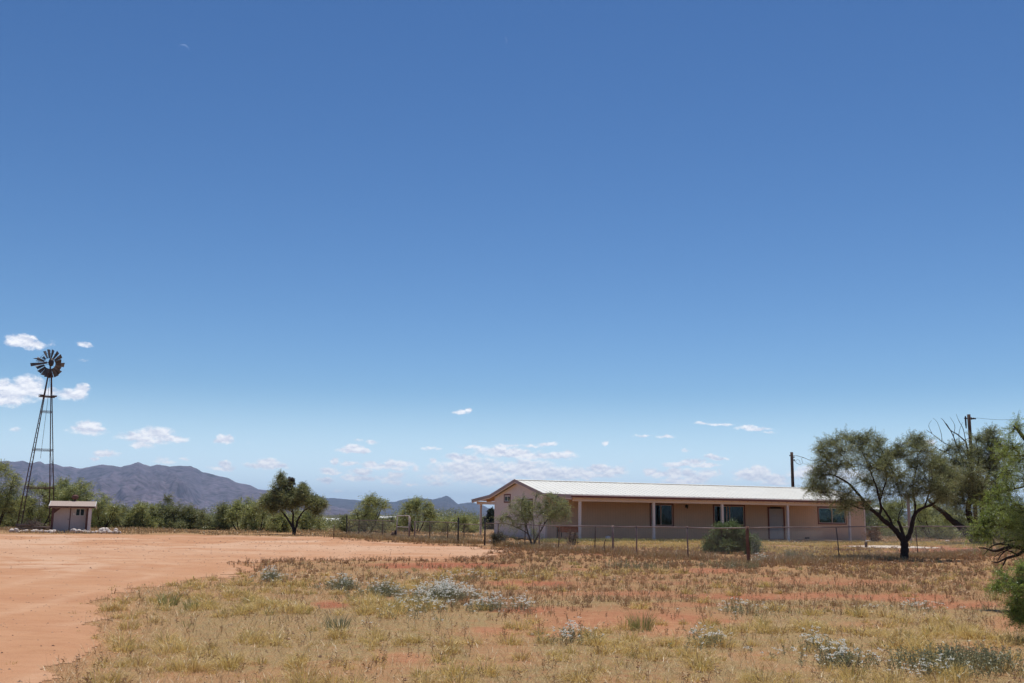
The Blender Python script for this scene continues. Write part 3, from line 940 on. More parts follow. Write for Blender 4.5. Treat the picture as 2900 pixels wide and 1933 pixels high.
# sheer curtains and half-drawn blinds behind the panes
for (win, f0, f1, zf) in ((W1, .52, .74, 0.0), (W1, .06, .20, 0.0), (W2, .58, .68, 0.0), (W2, .90, .97, 0.0), (W3, .86, .97, 0.0), (W2, .05, .36, .45), (W3, .06, .44, .62)):
    xa = win[0] + (win[1] - win[0]) * f0; xb = win[0] + (win[1] - win[0]) * f1
    z0_ = win[2] + .03 + (win[3] - win[2]) * zf
    q = np.linspace(0, 1, 40); mb = MB()
    X_ = xa + (xb - xa) * q; Y_ = YW + .24 + (.028 * np.sin(q * (xb - xa) * 40) if zf == 0 else 0 * q)
    V_ = np.concatenate([np.column_stack([X_, Y_, np.full(40, z0_)]), np.column_stack([X_, Y_, np.full(40, win[3] + .05)])])
    mb.add(V_, [(i, i + 1, 41 + i, 40 + i) for i in range(39)])
    mb.build('curtain' if zf == 0 else 'roller_blind', M_CURT, house, True)
# front door
a, b, c, d = DR
mb = MB()
mb.box(a - .13, a, YW - .03, YW + .0, c, d + .12); mb.box(b, b + .10, YW - .03, YW, c, d + .12); mb.box(a, b, YW - .03, YW, d, d + .12)
dr = mb.build('door_frame', M_RED, house)
mb = MB(); mb.box(a + .01, b - .01, YW + .03, YW + .075, c + .01, d - .01)
w_ = b - a
for (p0, p1) in ((.13, .46), (.54, .87)):
    for (q0, q1) in ((.06, .40), (.45, .70), (.75, .93)):
        x0_, x1_ = a + w_ * p0, a + w_ * p1; z0_, z1_ = c + (d - c) * q0, c + (d - c) * q1
        mb.bbox(x0_, x1_, YW + .018, YW + .0299, z0_, z1_, .008)
dd_ = mb.build('door', M_DOOR, house)
mb = MB(); mb.ball((b - .09, YW - .0, c + .98), .032, 10, 6); mb.tube([(b - .09, YW + .03, c + .98), (b - .09, YW - .0, c + .98)], .014, 8); mb.build('handle', M_BLACK, dd_, True)
mb = MB(); mb.bbox(a + .14, b - .30, YW - .10, YW - .031, d + .0, d + .13, .01); mb.build('door_closer_box', M_BLACK, house)
mb = MB(); mb.box(a - .1, b + .1, YW - .5, YW - .002, .076, .10); mb.build('door_mat', M_BLACK, dd_)
# carriage lamp on the porch wall
lx, lz = h_uv(1942, 1433, YW)
mb = MB(); mb.box(lx - .05, lx + .05, YW - .02, YW - .001, lz - .10, lz + .10); mb.tube([(lx, YW - .02, lz + .05), (lx, YW - .12, lz + .12), (lx, YW - .2, lz + .10)], .012, 6)
mb.tube([(lx, YW - .2, lz + .10), (lx, YW - .2, lz + .06), (lx, YW - .2, lz + .05)], [.03, .09, .09], 8)
lamp = mb.build('wall_lantern', M_BLACK, house)
mb = MB(); mb.tube([(lx, YW - .2, lz + .045), (lx, YW - .2, lz - .14), (lx, YW - .2, lz - .17)], [.075, .05, .015], 6); mb.build('lantern_glass', M_GLASS, lamp)
mb = MB(); mb.box(XP + .01, X1 - .003, YW - yo - .03, YW - yo - .004, ZW - .06, ZW + .06); mb.build('gable_eave_flashing', M_RED, house)
# roof vent pipe behind the ridge
yv, zv = h_gable(1431.5, 1377)
mb = MB(); mb.tube([(.9, yv, ZR - (yv - YR) * s_m - .1), (.9, yv, ZR - (yv - YR) * s_m + .42)], .055, 10); mb.build('vent_pipe', M_BLACK, house, True)
# foundation vent and outlet low on the front wall
for (u, v, w__) in ((2286, 1529, .22), (2070, 1527, .2)):
    xx, zz = h_uv(u, v, YW); mb = MB(); mb.box(xx - w__, xx + w__, YW - .015, YW - .001, .12, .24); mb.build('foundation_vent', M_BLACK, house)
# white box at the foot of the gable
yy, zz = h_gable(1505, 1515)
mb = MB(); mb.bbox(-.16, -.021, yy - .12, yy + .12, .25, .75, .01); mb.tube([(-.09, yy, .25), (-.09, yy, -.1)], .03, 6); mb.build('utility_box', M_WHITE, house)
for (yy_, zz_) in [h_gable(1486, 1468)]:
    pass
HOUSE_P = lambda x, y_, z: HB + E1 * x + E2 * y_ + Vector((0, 0, z))

# ------------------------------------------------------------------ things on and by the porch
M_RUST = simple('red_stained_wood', (0.30, 0.075, 0.03), (0.42, 0.13, 0.05), 5, 0.8, 0.2)
x0, _ = h_uv(1581, 1495, 0.9); x1, _ = h_uv(1637, 1495, 0.9)
tb = thing('porch_table', 'rust-red wooden table on the porch beside the first post, half hidden by the wire fence', 'table', HOUSE_P((x0 + x1) / 2, 0.9, .075), HA)
hw = (x1 - x0) / 2
mb = MB(); mb.bbox(-hw, hw, -.4, .4, .80, .845, .01); mb.build('tabletop', M_RUST, tb)
mb = MB(); mb.box(-hw + .05, hw - .05, -.36, -.33, .48, .798); mb.box(-hw + .05, hw - .05, .33, .36, .48, .798); mb.build('apron', M_RUST, tb)
for sx in (-1, 1):
    for sy in (-1, 1):
        mb = MB(); mb.box(sx * (hw - .08) - .035, sx * (hw - .08) + .035, sy * .31 - .035 + .0, sy * .31 + .035, 0, .797); mb.build('leg', M_BLACK, tb)
xb, zb = h_uv(1722, 1527, -0.9)
bk = thing('bucket', 'small white bucket left in the grass in front of the porch', 'bucket', HOUSE_P(xb, -0.9, 0.0), HA)
mb = MB(); mb.tube([(0, 0, 0), (0, 0, .02), (0, 0, .36)], [.12, .14, .17], 14); mb.build('pail', M_WHITE, bk, True)
mb = MB(); aa = np.linspace(0, PI, 12); mb.tube([(.17 * math.cos(q), -.05 * math.sin(q) - .02, .34 + .10 * math.sin(q)) for q in aa], .006, 5); mb.build('handle', M_BLACK, bk, True)
# ------------------------------------------------------------------ chain-link fences
M_PIPE = simple('weathered_pipe', (0.20, 0.13, 0.115), (0.34, 0.25, 0.22), 8, 0.6, 0.15, metal=0.25)
M_RAIL = simple('galvanised_rail', (0.17, 0.115, 0.10), (0.34, 0.26, 0.235), 1.2, 0.5, 0.1, metal=0.3)
M_GATE = simple('grey_gate_pipe', (0.36, 0.29, 0.26), (0.58, 0.50, 0.46), 3, 0.55, 0.1, metal=0.2)
M_WIRE = simple('galvanised_wire', (0.36, 0.33, 0.31), (0.52, 0.49, 0.47), 2, 0.55, 0.0, metal=0.3)
M_RUSTP = simple('rusty_steel', (0.06, 0.034, 0.028), (0.13, 0.075, 0.058), 7, 0.8, 0.2)
M_DARKP = simple('dark_pipe', (0.03, 0.025, 0.025), (0.07, 0.06, 0.06), 6, 0.6, 0.1)
M_OLDW = simple('weathered_post_wood', (0.10, 0.045, 0.032), (0.22, 0.115, 0.08), 6, 0.9, 0.5, stretch=(4, 4, .4))
M_GREYW = simple('grey_lumber', (0.12, 0.09, 0.08), (0.26, 0.20, 0.17), 5, 0.9, 0.4, stretch=(.5, 4, 4))

FC = Vector((*at(2121, 1593, 37.26).xy, 0)); FD = Vector((-0.533, 0.846, 0)).normalized()
FD2 = Vector((1.0, 0.9, 0)).normalized()


def on_line(u, C=None, d=None, v=1550):
    C = C or FC; d = d or FD
    r_ = ray(u, v); k = r_.x / r_.y
    s = (k * C.y - C.x) / (d.x - k * d.y)
    return s


def lp(s, C=None, d=None):
    p = (C or FC) + (d or FD) * s
    return Vector((p.x, p.y, gz(p)))


def wire_mesh(mb, A, B, z0, z1, pitch=0.085, r=0.0017):
    """woven diamonds between ground points A and B, from z0 to z1 above the ground line"""
    A = Vector(A); B = Vector(B); L = (B - A).xy.length; h = z1 - z0
    n = int((L + h) / pitch)
    s0 = np.arange(n) * pitch - h + 0.03
    for fam in (1, -1):
        a0 = np.clip(s0, 0, L); a1 = np.clip(s0 + h, 0, L)
        zl = (a0 - s0); zh = (a1 - s0)
        if fam == -1: a0, a1 = L - a0, L - a1
        f0 = a0 / L; f1 = a1 / L
        PA = np.array(A)[None] + f0[:, None] * np.array(B - A)[None]; PB = np.array(A)[None] + f1[:, None] * np.array(B - A)[None]
        PA[:, 2] += z0 + zl; PB[:, 2] += z0 + zh
        nrm = np.array([(B - A).y, -(B - A).x, 0]) / L * 0.003 * fam
        ok = np.abs(a1 - a0) > 0.02
        mb.rods(PA[ok] + nrm, PB[ok] + nrm, r, r, 3)


def fence_run(name, label, us, C, d, posts, h_of, base_u, mesh=True, rail=True, cat='fence', group=None):
    ss = [on_line(u, C, d) for u in us]
    base = lp(ss[0], C, d)
    root = thing(name, label, cat, base, 0, group)
    for (u, kind, lean) in posts:
        s = on_line(u, C, d); p = lp(s, C, d) - base; h = h_of(u)
        mb = MB()
        r = {'pipe': .03, 'thin': .022, 'fat': .042, 'black': .042, 'wood': .064}[kind]
        hh = h + {'pipe': .02, 'thin': 0.0, 'fat': .03, 'black': .26, 'wood': .06}[kind]
        top = p + Vector((lean, 0, hh))
        if kind == 'wood':
            zz = np.linspace(-.3, hh, 8)
            pts = [p + Vector((lean * z / hh + 0.012 * math.sin(z * 5), 0.01 * math.cos(z * 4), z)) for z in zz]
            mb.tube(pts, [r * (1.05 - .1 * (i % 3) * .5) for i in range(8)], 9); m_ = M_OLDW
        else:
            mb.tube([p + Vector((0, 0, -.3)), p + Vector((lean * .5, 0, hh * .5)), top], r, 8)
            m_ = M_DARKP if kind == 'black' else M_PIPE if kind != 'thin' else M_RUSTP
            if kind in ('black', 'pipe'): mb.ball(top, (r * 1.35, r * 1.35, r * 1.2), 8, 4)
        mb.build('post', m_, root, True)
    mbr = MB(); mbm = MB()
    samples = np.linspace(ss[0], ss[-1], max(3, int(abs(ss[-1] - ss[0]) / 1.5)))
    uu = [project(np.array([lp(s, C, d).x]), np.array([lp(s, C, d).y]), np.array([0.]))[0][0] for s in samples]
    G = [lp(s, C, d) - base for s in samples]
    hs = [h_of(u) for u in uu]
    if rail:
        pts = [g + Vector((0, 0, h_ + .012 * math.sin(i * 1.7))) for i, (g, h_) in enumerate(zip(G, hs))]
        mbr.tube(pts, .021, 7); mbr.build('top_rail', M_RAIL, root, True)
    if mesh:
        for i in range(len(G) - 1):
            wire_mesh(mbm, G[i], G[i + 1], 0.02, min(hs[i], hs[i + 1]) + .012)
        mbm.build('wire_mesh', M_WIRE, root)
    return root


hF = lambda u: float(np.interp(u, [980, 1300, 1372, 1530, 1740, 1900, 2121, 2400, 2600, 2900], [1.14, 1.14, 1.15, 1.15, 1.18, 1.22, 1.29, 1.33, 1.36, 1.36]))
fence_run('chain_link_fence', 'front chain-link fence running from the black gate pole to the wooden corner post', [1372, 2121], FC, FD,
          [(1372.5, 'black', 0), (1410, 'thin', 0), (1486, 'thin', .02), (1527, 'pipe', 0), (1581, 'thin', .06), (1684, 'thin', .04), (1736, 'fat', 0), (1803, 'pipe', 0), (1948, 'pipe', -.01), (2118, 'wood', .0)], hF, 1550)
fence_run('chain_link_fence', 'chain-link fence passing behind the big mesquite to the right of the wooden corner post', [2126, 2960], FC, FD2,
          [(2377, 'thin', -.10), (2599, 'thin', -.05), (2808, 'thin', 0), (2893, 'pipe', 0)], hF, 1550)
fence_run('chain_link_fence', 'short chain-link fence between the walk gate and the tall black pole', [1173, 1296.7], FC, FD,
          [(1173, 'fat', 0), (1215.7, 'thin', 0), (1267, 'thin', 0), (1296.7, 'black', 0)], hF, 1535)
fence_run('chain_link_fence', 'sagging chain-link fence left of the walk gate, ending by the dirt lot', [981, 1115], FC, FD,
          [(981, 'black', -.06), (986.5, 'thin', 0), (1014, 'thin', 0), (1081.6, 'thin', 0)], hF, 1520)
# rear fence behind the yard
RC = Vector((*at(1297, 1530, 62).xy, 0)); RD = Vector((1, .1, 0)).normalized()
fence_run('chain_link_fence', 'low wire fence at the back of the yard between the black poles', [1300, 1366], FC + FD * on_line(1300) + Vector((.3, 6, 0)), Vector((1, .02, 0)).normalized(),
          [(1313, 'thin', 0)], lambda u: 1.05, 1520)

# the walk gate, standing in a tall pipe frame
g0 = lp(on_line(1122)); g1 = lp(on_line(1156)); gp = (g0 + g1) / 2
gw = (g1 - g0).length; ga = math.atan2((g1 - g0).y, (g1 - g0).x)
gt = thing('walk_gate', 'narrow pipe-framed walk gate taller than the chain-link fence beside it', 'gate', gp, ga)
mb = MB(); zt_, zm_ = 1.46, 0.78
mb.tube([(-gw / 2, 0, .08), (-gw / 2 + .03, 0, zt_)], .028, 8); mb.tube([(gw / 2, 0, .08), (gw / 2, 0, zt_)], .028, 8)
mb.tube([(-gw / 2, 0, zt_), (gw / 2, 0, zt_ + .0)], .03, 8); mb.tube([(-gw / 2, 0, .1), (gw / 2, 0, .1)], .022, 8)
mb.build('gate_frame', M_GATE, gt, True)
mb = MB(); mb.tube([(-gw / 2, 0, zm_), (gw / 2, 0, zm_)], .022, 8); mb.tube([(gw / 2 - .12, -.04, zm_), (gw / 2 + .06, -.04, zm_)], .018, 6); mb.build('latch_bar', M_GATE, gt, True)
mb = MB(); wire_mesh(mb, (-gw / 2 + .02, 0, 0), (gw / 2 - .02, 0, 0), .1, zm_ + .02); mb.build('wire_mesh', M_WIRE, gt)
for sx in (-1, 1):
    mb = MB(); mb.tube([(sx * (gw / 2 + .09), .03, -.2), (sx * (gw / 2 + .09), .03, 1.42 if sx > 0 else 1.1)], .038, 8); mb.build('gate_post', M_PIPE, gt, True)
sp_ = lp(on_line(1113)) + Vector((0, -.35, 0))
mb = MB(); rg = np.random.default_rng(4)
mb.tube([(0, 0, -.1), (.01, 0, .25), (0.02, .02, .46)], [.16, .13, .10], 9); mb.tube([(.12, 0, -.1), (.15, .02, .3), (.16, 0, .58)], [.09, .07, .055], 7)
o = mb.build('tree_stump', M_RUSTP, smooth=True, loc=sp_); tag(o, 'dark broken stump at the foot of the walk gate', 'stump')
# single stakes
for (u, v, h, lab, m_, r) in ((944.8, 1526, .88, 'thin rusty steel stake standing alone in the red dirt left of the fence', M_RUSTP, .022),
                              (1711, 1569, .62, 'crooked dead stick standing in the grass in front of the chain-link fence', M_RUSTP, .022)):
    d_ = ray(u, v); t_ = -EYE / d_.z; p = Vector((d_.x * t_, d_.y * t_, 0)); p.z = gz(p)
    mb = MB(); mb.tube([(0, 0, -.1), (.02, 0, h * .35), (-.005, 0, h * .6), (.05, 0, h)] if h < .7 else [(0, 0, -.2), (0, 0, h)], [r] * (4 if h < .7 else 2), 6)
    o = mb.build('dead_stick' if h < .7 else 'fence_stake', m_, smooth=True, loc=p); tag(o, lab, 'stick' if h < .7 else 'stake')
# cross brace stub beside the gate
# ------------------------------------------------------------------ windmill
WY = 74.5
wb = at(99, 1503, WY); wb.z = gz(wb)
mpp = WY / 2850
wm = thing('windmill', 'tall rusty farm windmill on a tapering steel lattice tower beside the small shed', 'windmill', wb, D2R(25 + 8))


def zat(v):
    return EYE + (1441.5 - v) / 2887 * WY * 1.0


HUBZ = at(144, 1027, WY).z
TOPZ = HUBZ - 0.9


def half(z):
    return 0.5 * float(np.interp(z, [0, 3.2, TOPZ], [2.35, 1.78, .26]))


def legp(sx, sy, z):
    h_ = half(z); return Vector((sx * h_, sy * h_, z))


for sx in (-1, 1):
    for sy in (-1, 1):
        mb = MB()
        # angle-iron leg: two flat flanges
        for (fx, fy) in ((-sx * .065, 0), (0, -sy * .065)):
            A0 = legp(sx, sy, -.1); A1 = legp(sx, sy, TOPZ + .1)
            mb.prism([A0, A0 + Vector((fx, fy, 0)), A0 + Vector((fx + (0 if fx else -sx * .012), fy + (0 if fy else -sy * .012), 0)), A0 + Vector((0 if fx == 0 else 0, 0, 0)) + Vector((-sx * .012 if fx == 0 else 0, -sy * .012 if fy == 0 else 0, 0))], A1 - A0)
        mb.build('tower_leg', M_RUSTP, wm)
gz_list = [at(112, 1383, WY).z, at(118, 1276, WY).z, at(130, 1168, WY).z]
for z in gz_list:
    mb = MB(); P = [legp(-1, -1, z), legp(1, -1, z), legp(1, 1, z), legp(-1, 1, z)]
    for i in range(4):
        a, b = P[i], P[(i + 1) % 4]
        for dz in (0, .10):
            mb.tube([a + Vector((0, 0, dz)), b + Vector((0, 0, dz))], .016, 4)
    mb.build('girt', M_RUSTP, wm)
# brace in the top bay and a hanging plank by the right leg
mb = MB(); a = legp(1, -1, gz_list[0]); b = legp(1, 1, gz_list[1]); mb.tube([a, b], .012, 4); mb.tube([legp(1, 1, gz_list[0]), legp(1, -1, gz_list[1])], .012, 4)
mb.build('tie_rod', M_RUSTP, wm)
zp = at(134, 1124, WY).z
mb = MB(); w_ = half(zp)
for sy in (-1, 1):
    mb.prism([(-w_ - .28, sy * (w_ + .12) - .14, zp), (w_ + .26, sy * (w_ + .12) - .14, zp), (w_ + .26, sy * (w_ + .12) + .14, zp), (-w_ - .28, sy * (w_ + .12) + .14, zp)], (0, 0, .05))
for sx in (-1, 1):
    mb.prism([(sx * (w_ + .16) - .14, -w_ - .25, zp + .052), (sx * (w_ + .16) + .14, -w_ - .25, zp + .052), (sx * (w_ + .16) + .14, w_ + .25, zp + .052 + .07), (sx * (w_ + .16) - .14, w_ + .25, zp + .052 + .07)], (0, 0, .05))
mb.build('platform', M_RUSTP, wm)
zz = 0.7
while zz < zp - .4:
    a = legp(-1, -1, zz); b = legp(-1, 1, zz); n_ = (b - a).normalized()
    mb = MB(); mb.tube([a - n_ * .10, a + n_ * .52], .02, 4); mb.build('rung', M_RUSTP, wm)
    zz += .36
mb = MB(); mb.tube([(0, 0, HUBZ - .5), (0.02, 0, HUBZ - 3), (-.10, 0, at(119, 1298, WY).z)], .013, 5); mb.build('pump_rod', M_RUSTP, wm)
# head: wheel turned to the camera
hub = thing('head_tmp', None, None); bpy.data.objects.remove(hub)
M_BLADE = simple('galvanised_blade', (0.075, 0.066, 0.062), (0.25, 0.23, 0.22), 2.2, 0.55, 0.1, metal=0.35, lo=.35, hi=.75)
rot = wm.rotation_euler.z
fwd_w = Vector((math.sin(D2R(25)), -math.cos(D2R(25)), 0.10)).normalized()       # towards the camera, turned 
fwd_w = Matrix.Rotation(D2R(16), 3, 'Z') @ fwd_w
fwd = Matrix.Rotation(-rot, 3, 'Z') @ fwd_w
rgt = Vector((0, 0, 1)).cross(fwd).normalized(); upv = fwd.cross(rgt).normalized()
HC = Vector((0, 0, HUBZ)); WC = HC - fwd * .30
R1 = 1.06
lens = {0: 1, 20: .82, 40: 1.0, 60: 1.04, 80: 1.03, 97: 1.03, 115: .96, 138: .66, 162: .92, 185: 0, 205: .98, 226: 1.0, 246: 1.0, 262: 1.03, 278: 1.05, 300: 1.04, 320: .98, 342: .82}
rg = np.random.default_rng(8)
for ang, k in lens.items():
    if not k: continue
    a = D2R(ang); dr_ = rgt * math.cos(a) + upv * math.sin(a); ta = -rgt * math.sin(a) + upv * math.cos(a)
    pit = D2R(38 + rg.uniform(-9, 9)); cd = ta * math.cos(pit) + fwd * math.sin(pit); nd = dr_.cross(cd)
    r0_, r1_ = .42, R1 * k
    V = []; m_ = 4
    for rr, ww in ((r0_, .085), (r1_, .19)):
        for q in range(m_ + 1):
            s = -1 + 2 * q / m_
            V.append(WC + dr_ * rr + cd * ww * s + nd * (.03 * (1 - s * s)))
    F = [(q, q + 1, m_ + 2 + q, m_ + 1 + q) for q in range(m_)]
    V2 = [v_ + nd * .006 for v_ in V]
    F2 = [tuple(x + len(V) for x in f[::-1]) for f in F]
    mb = MB(); mb.add(V + V2, F + F2); mb.build('blade', M_BLADE, wm, True)
mb = MB()
for rr, ra in ((.43, .014), (.80, .011)):
    mb.tube([WC + (rgt * math.cos(q) + upv * math.sin(q)) * rr for q in np.linspace(0, 2 * PI, 37)], ra, 5, False)
for q in np.linspace(0, 2 * PI, 7)[:-1]:
    mb.tube([WC, WC + (rgt * math.cos(q + .5) + upv * math.sin(q + .5)) * .80], .012, 5)
mb.tube([WC, HC], .04, 8)
mb.build('wheel_rim', M_RUSTP, wm)
mb = MB(); mb.ball(HC + fwd * .05, (.20, .20, .30), 12, 8); mb.tube([HC - Vector((0, 0, 1.1)), HC], .05, 8); mb.tube([HC + Vector((0, 0, .15)), HC + Vector((0, 0, .36))], [.17, .10], 10)
mb.build('gearbox', M_DARKP, wm, True)
lft = -rgt
mb = MB(); mb.tube([HC, HC + lft * .7 + fwd * .08, HC + lft * 1.1 + fwd * .1], .025, 6)
mb.build('tail_boom', M_RUSTP, wm)
mb = MB()
q = [(.35, .05), (1.02, .16), (1.5, .06), (1.48, -.20), (.35, -.05)]
tilt = D2R(-9)
P = [HC + fwd * .12 + lft * (x * math.cos(tilt) - y * math.sin(tilt)) + upv * (x * math.sin(tilt) + y * math.cos(tilt)) for x, y in [(.3, .04), (1.52, .02), (1.50, -.24), (.3, -.08)]]
mb.prism(P, fwd * .012)
P = [HC + fwd * .02 + lft * x + upv * y for x, y in [(.55, .10), (1.30, .17), (1.18, .22), (.95, .26), (.60, .17)]]
mb.prism(P, fwd * .012)
mb.build('tail_vane', M_BLADE, wm)

# ------------------------------------------------------------------ pump shed
SY = 70.2
sb = at(200, 1507, SY); sb.z = gz(sb); mps = SY / 2850
sh = thing('pump_shed', 'small white pump shed with brown posts and a low pale roof beside the windmill', 'shed', sb, D2R(20))
M_SHW = siding('shed_board', (0.60, 0.52, 0.50), .85); M_SHB = simple('brown_trim', (0.09, 0.04, 0.035), (0.15, 0.07, 0.055), 4, .8, .2)
M_SHR = simple('shingle_pinkish', (0.34, 0.26, 0.215), (0.46, 0.37, 0.32), 14, .9, .4)
M_SHT = simple('shed_trim', (0.64, 0.55, 0.53), (0.72, 0.64, 0.61), 3, .8, .1)
ww = 1.19; EV = 1.80; RD_ = 2.12
# local: x right, y back; front wall at y=0
mb = MB()
dxa = (-ww + .02, -.13)   # door
wx0, wx1, wz0, wz1 = .24, .76, 1.19, 1.62
mb.box(-ww, dxa[0], 0, .08, 0, EV); mb.box(dxa[1], wx0, 0, .08, 0, EV); mb.box(wx0, wx1, 0, .08, 0, wz0); mb.box(wx0, wx1, 0, .08, wz1, EV); mb.box(wx1, ww, 0, .08, 0, EV)
mb.box(dxa[0], dxa[1], 0, .08, 1.72, EV)
mb.box(-ww, -ww + .08, .08, 1.5, 0, EV); mb.box(ww - .08, ww, .08, 1.5, 0, EV); mb.box(-ww + .08, ww - .08, 1.42, 1.5, 0, EV)
for xx in (-ww, ww - .08):
    mb.prism([(xx, 0, EV), (xx, 1.5, EV), (xx, .75, RD_ - .03)], (.08, 0, 0))
mb.build('wall', M_SHW, sh)
mb = MB(); mb.box(dxa[0] + .01, dxa[1] - .01, .01, .05, .02, 1.71); dd = mb.build('door', M_SHW, sh)
mb = MB(); mb.box(dxa[1] - .02, dxa[1] + .035, -.02, -.001, .02, 1.74); mb.build('door_edge_trim', M_SHB, dd)
mb = MB(); mb.ball((dxa[1] - .10, -.02, .92), .03, 8, 5); mb.tube([(dxa[1] - .1, .02, .92), (dxa[1] - .1, -.02, .92)], .012, 6); mb.build('handle', M_BLACK, dd, True)
mb = MB(); mb.box(wx0 - .04, wx0 + .01, -.02, -.001, wz0 - .03, wz1 + .04); mb.box(wx1 - .01, wx1 + .03, -.02, -.001, wz0 - .03, wz1 + .04); mb.box(.475, .525, -.02, .02, wz0, wz1)
mb.box(wx0 + .01, wx1 - .01, -.02, -.001, wz1, wz1 + .04); mb.box(wx0 + .01, wx1 - .01, -.02, -.001, wz0 - .03, wz0)
wf = mb.build('window', M_WHITE, sh)
mb = MB(); mb.box(wx0, .474, .03, .04, wz0, wz1); mb.box(.526, wx1, .03, .04, wz0, wz1); mb.build('pane', M_GLASS, wf)
mb = MB(); mb.bbox(.06, .16, -.06, -.001, 1.22, 1.34, .01); mb.build('switch_box', M_WHITE, sh)
FY = -.62     # roof front, posts
mb = MB(); mb.box(-1.28, -1.13, FY + .02, FY + .14, 0, EV - .12); mb.prism([(-1.13, FY + .06, 1.30), (-1.13, FY + .06, 1.66), (-.72, FY + .06, 1.66)], (0, .05, 0)); mb.build('post', M_SHB, sh)
mb = MB(); mb.box(.92, 1.06, FY + .04, FY + .14, 0, EV - .12); mb.build('post', M_SHB, sh)
mb = MB(); mb.box(1.062, 1.24, FY + .02, -.0, 0, EV - .12); mb.build('wing_wall', M_SHT, sh)
mb = MB(); mb.box(-1.30, 1.26, FY + .01, FY + .13, EV - .118, EV - .0); mb.build('header', M_SHT, sh)
mb = MB(); ya, za = FY - .12, EV - .03; yb_, zb_ = 1.72, EV - .10
mb.prism([(-1.46, ya, za), (-1.46, .55, RD_), (-1.46, .55, RD_ + .05), (-1.46, ya, za + .05)], (2.92, 0, 0))
mb.prism([(-1.46, yb_, zb_), (-1.46, .551, RD_), (-1.46, .551, RD_ + .05), (-1.46, yb_, zb_ + .05)], (2.92, 0, 0))
mb.build('roof', M_SHR, sh)
mb = MB(); mb.box(-1.46, 1.46, ya - .03, ya - .002, za - .075, za + .052); mb.build('fascia', M_SHB, sh)
mb = MB()
for xx in (-1.49, 1.462):
    mb = MB(); mb.prism([(xx, ya, za - .08), (xx, .55, RD_ - .07), (xx, yb_, zb_ - .08), (xx, yb_, zb_ + .055), (xx, .55, RD_ + .06), (xx, ya, za + .055)][::1], (.028, 0, 0)) if 0 else (mb.prism([(xx, ya, za - .08), (xx, .55, RD_ - .07), (xx, .55, RD_ + .06), (xx, ya, za + .055)], (.028, 0, 0)), mb.prism([(xx, yb_, zb_ - .08), (xx, .5501, RD_ - .07), (xx, .5501, RD_ + .06), (xx, yb_, zb_ + .055)], (.028, 0, 0)))
    mb.build('rake_trim', M_WHITE, sh)
mb = MB(); mb.tube([(.05, .75, RD_ - .1), (.05, .75, RD_ + .22)], .09, 10); mb.ball((.05, .75, RD_ + .34), (.23, .23, .17), 14, 8); mb.build('roof_vent', M_SHB, sh, True)

# ------------------------------------------------------------------ rocks, lumber
M_ROCK = simple('pale_limestone', (0.40, 0.29, 0.23), (0.78, 0.71, 0.65), 3.5, .9, .5, lo=.35, hi=.62)
rg = np.random.default_rng(21)
rocks_l = [(33, 1502, 9), (48, 1504, 7), (56, 1501, 5), (68, 1502, 6), (75, 1503, 7), (88, 1502, 5), (97, 1501, 7), (106, 1505, 8), (119, 1497, 6), (119, 1503, 7), (124, 1508, 4), (132, 1504, 8), (144, 1505, 7), (154, 1499, 6), (152, 1505, 8)]
rocks_r = [(207, 1505, 9), (218, 1504, 8), (226, 1501, 8), (232, 1506, 7), (243, 1500, 6), (240, 1505, 7), (247, 1508, 7), (256, 1506, 6), (264, 1507, 5), (272, 1506, 6), (279, 1503, 5), (283, 1507, 6), (289, 1500, 10), (301, 1501, 9), (296, 1508, 8), (308, 1507, 6), (315, 1505, 8), (326, 1500, 9), (328, 1506, 8), (338, 1504, 6), (292, 1507, 5), (320, 1509, 5)]
protos = []
for i in range(5):
    mb = MB(); mb.ball((0, 0, 0), 1.0, 12, 8, seed=50 + i, rough=.42); me_o = mb.build('rock_shape', M_ROCK, smooth=True); protos.append(me_o.data); bpy.data.objects.remove(me_o)
for lst, lab, grp in ((rocks_l, 'pale limestone rock in the low row in front of the windmill', 'rocks in front of the windmill'), (rocks_r, 'pale limestone rock in the heap to the right of the shed door', 'rocks to the right of the shed')):
    for (u, v, r) in lst:
        Yr = SY - 1.2 - rg.uniform(0, .9)
        p = at(u, v, Yr); s = r * Yr / 2850 * 1.15
        o = bpy.data.objects.new('rock', protos[rg.integers(5)]); COL.objects.link(o)
        zz = max(gz(p) + s * .3, p.z - s * .1) if r > 7 and v < 1502 else gz(p) + s * rg.uniform(.25, .5)
        o.location = (p.x, p.y, zz); o.rotation_euler = (rg.uniform(-.4, .4), rg.uniform(-.4, .4), rg.uniform(0, 6.28)); o.scale = (s, s * rg.uniform(.7, 1), s * rg.uniform(.6, .85))
        tag(o, lab, 'rock', grp)
for (u, v, r, lab) in ((2684, 1531, 9, 'single pale rock in the weeds beyond the mesquite trunk'), (1361, 1534, 5, 'small white rock in the weeds at the foot of the black gate pole'), (1388, 1536, 5, 'pale rock among weeds just right of the black gate pole')):
    Yr = 1.6 * 2887 / (v + r * .6 - (1459 + .0135 * (u - 1450))); p = at(u, v, Yr); s = r * Yr / 2850 * .8
    o = bpy.data.objects.new('rock', protos[rg.integers(5)]); COL.objects.link(o); o.location = (p.x, p.y, gz(p) + s * .3 + (.12 if u < 1500 else 0)); o.scale = (s, s * .8, s * .6); tag(o, lab, 'rock')
lb = at(85, 1500, 72.0); lb.z = gz(lb)
lm = thing('lumber_pile', 'low pile of weathered grey planks at the foot of the windmill', 'lumber', lb, D2R(-12))
for i, (x0, x1, y, z) in enumerate(((-1.3, 1.2, 0, .03), (-1.1, 1.5, .25, .03), (-1.3, 1.0, .1, .15), (-.9, 1.7, .3, .16), (-1.2, 1.1, .2, .28), (.2, 1.8, .05, .27), (-1.2, .3, .05, .40))):
    mb = MB(); mb.bbox(x0, x1, y - .1, y + .1, z, z + .10, .012); mb.build('plank', M_GREYW, lm)
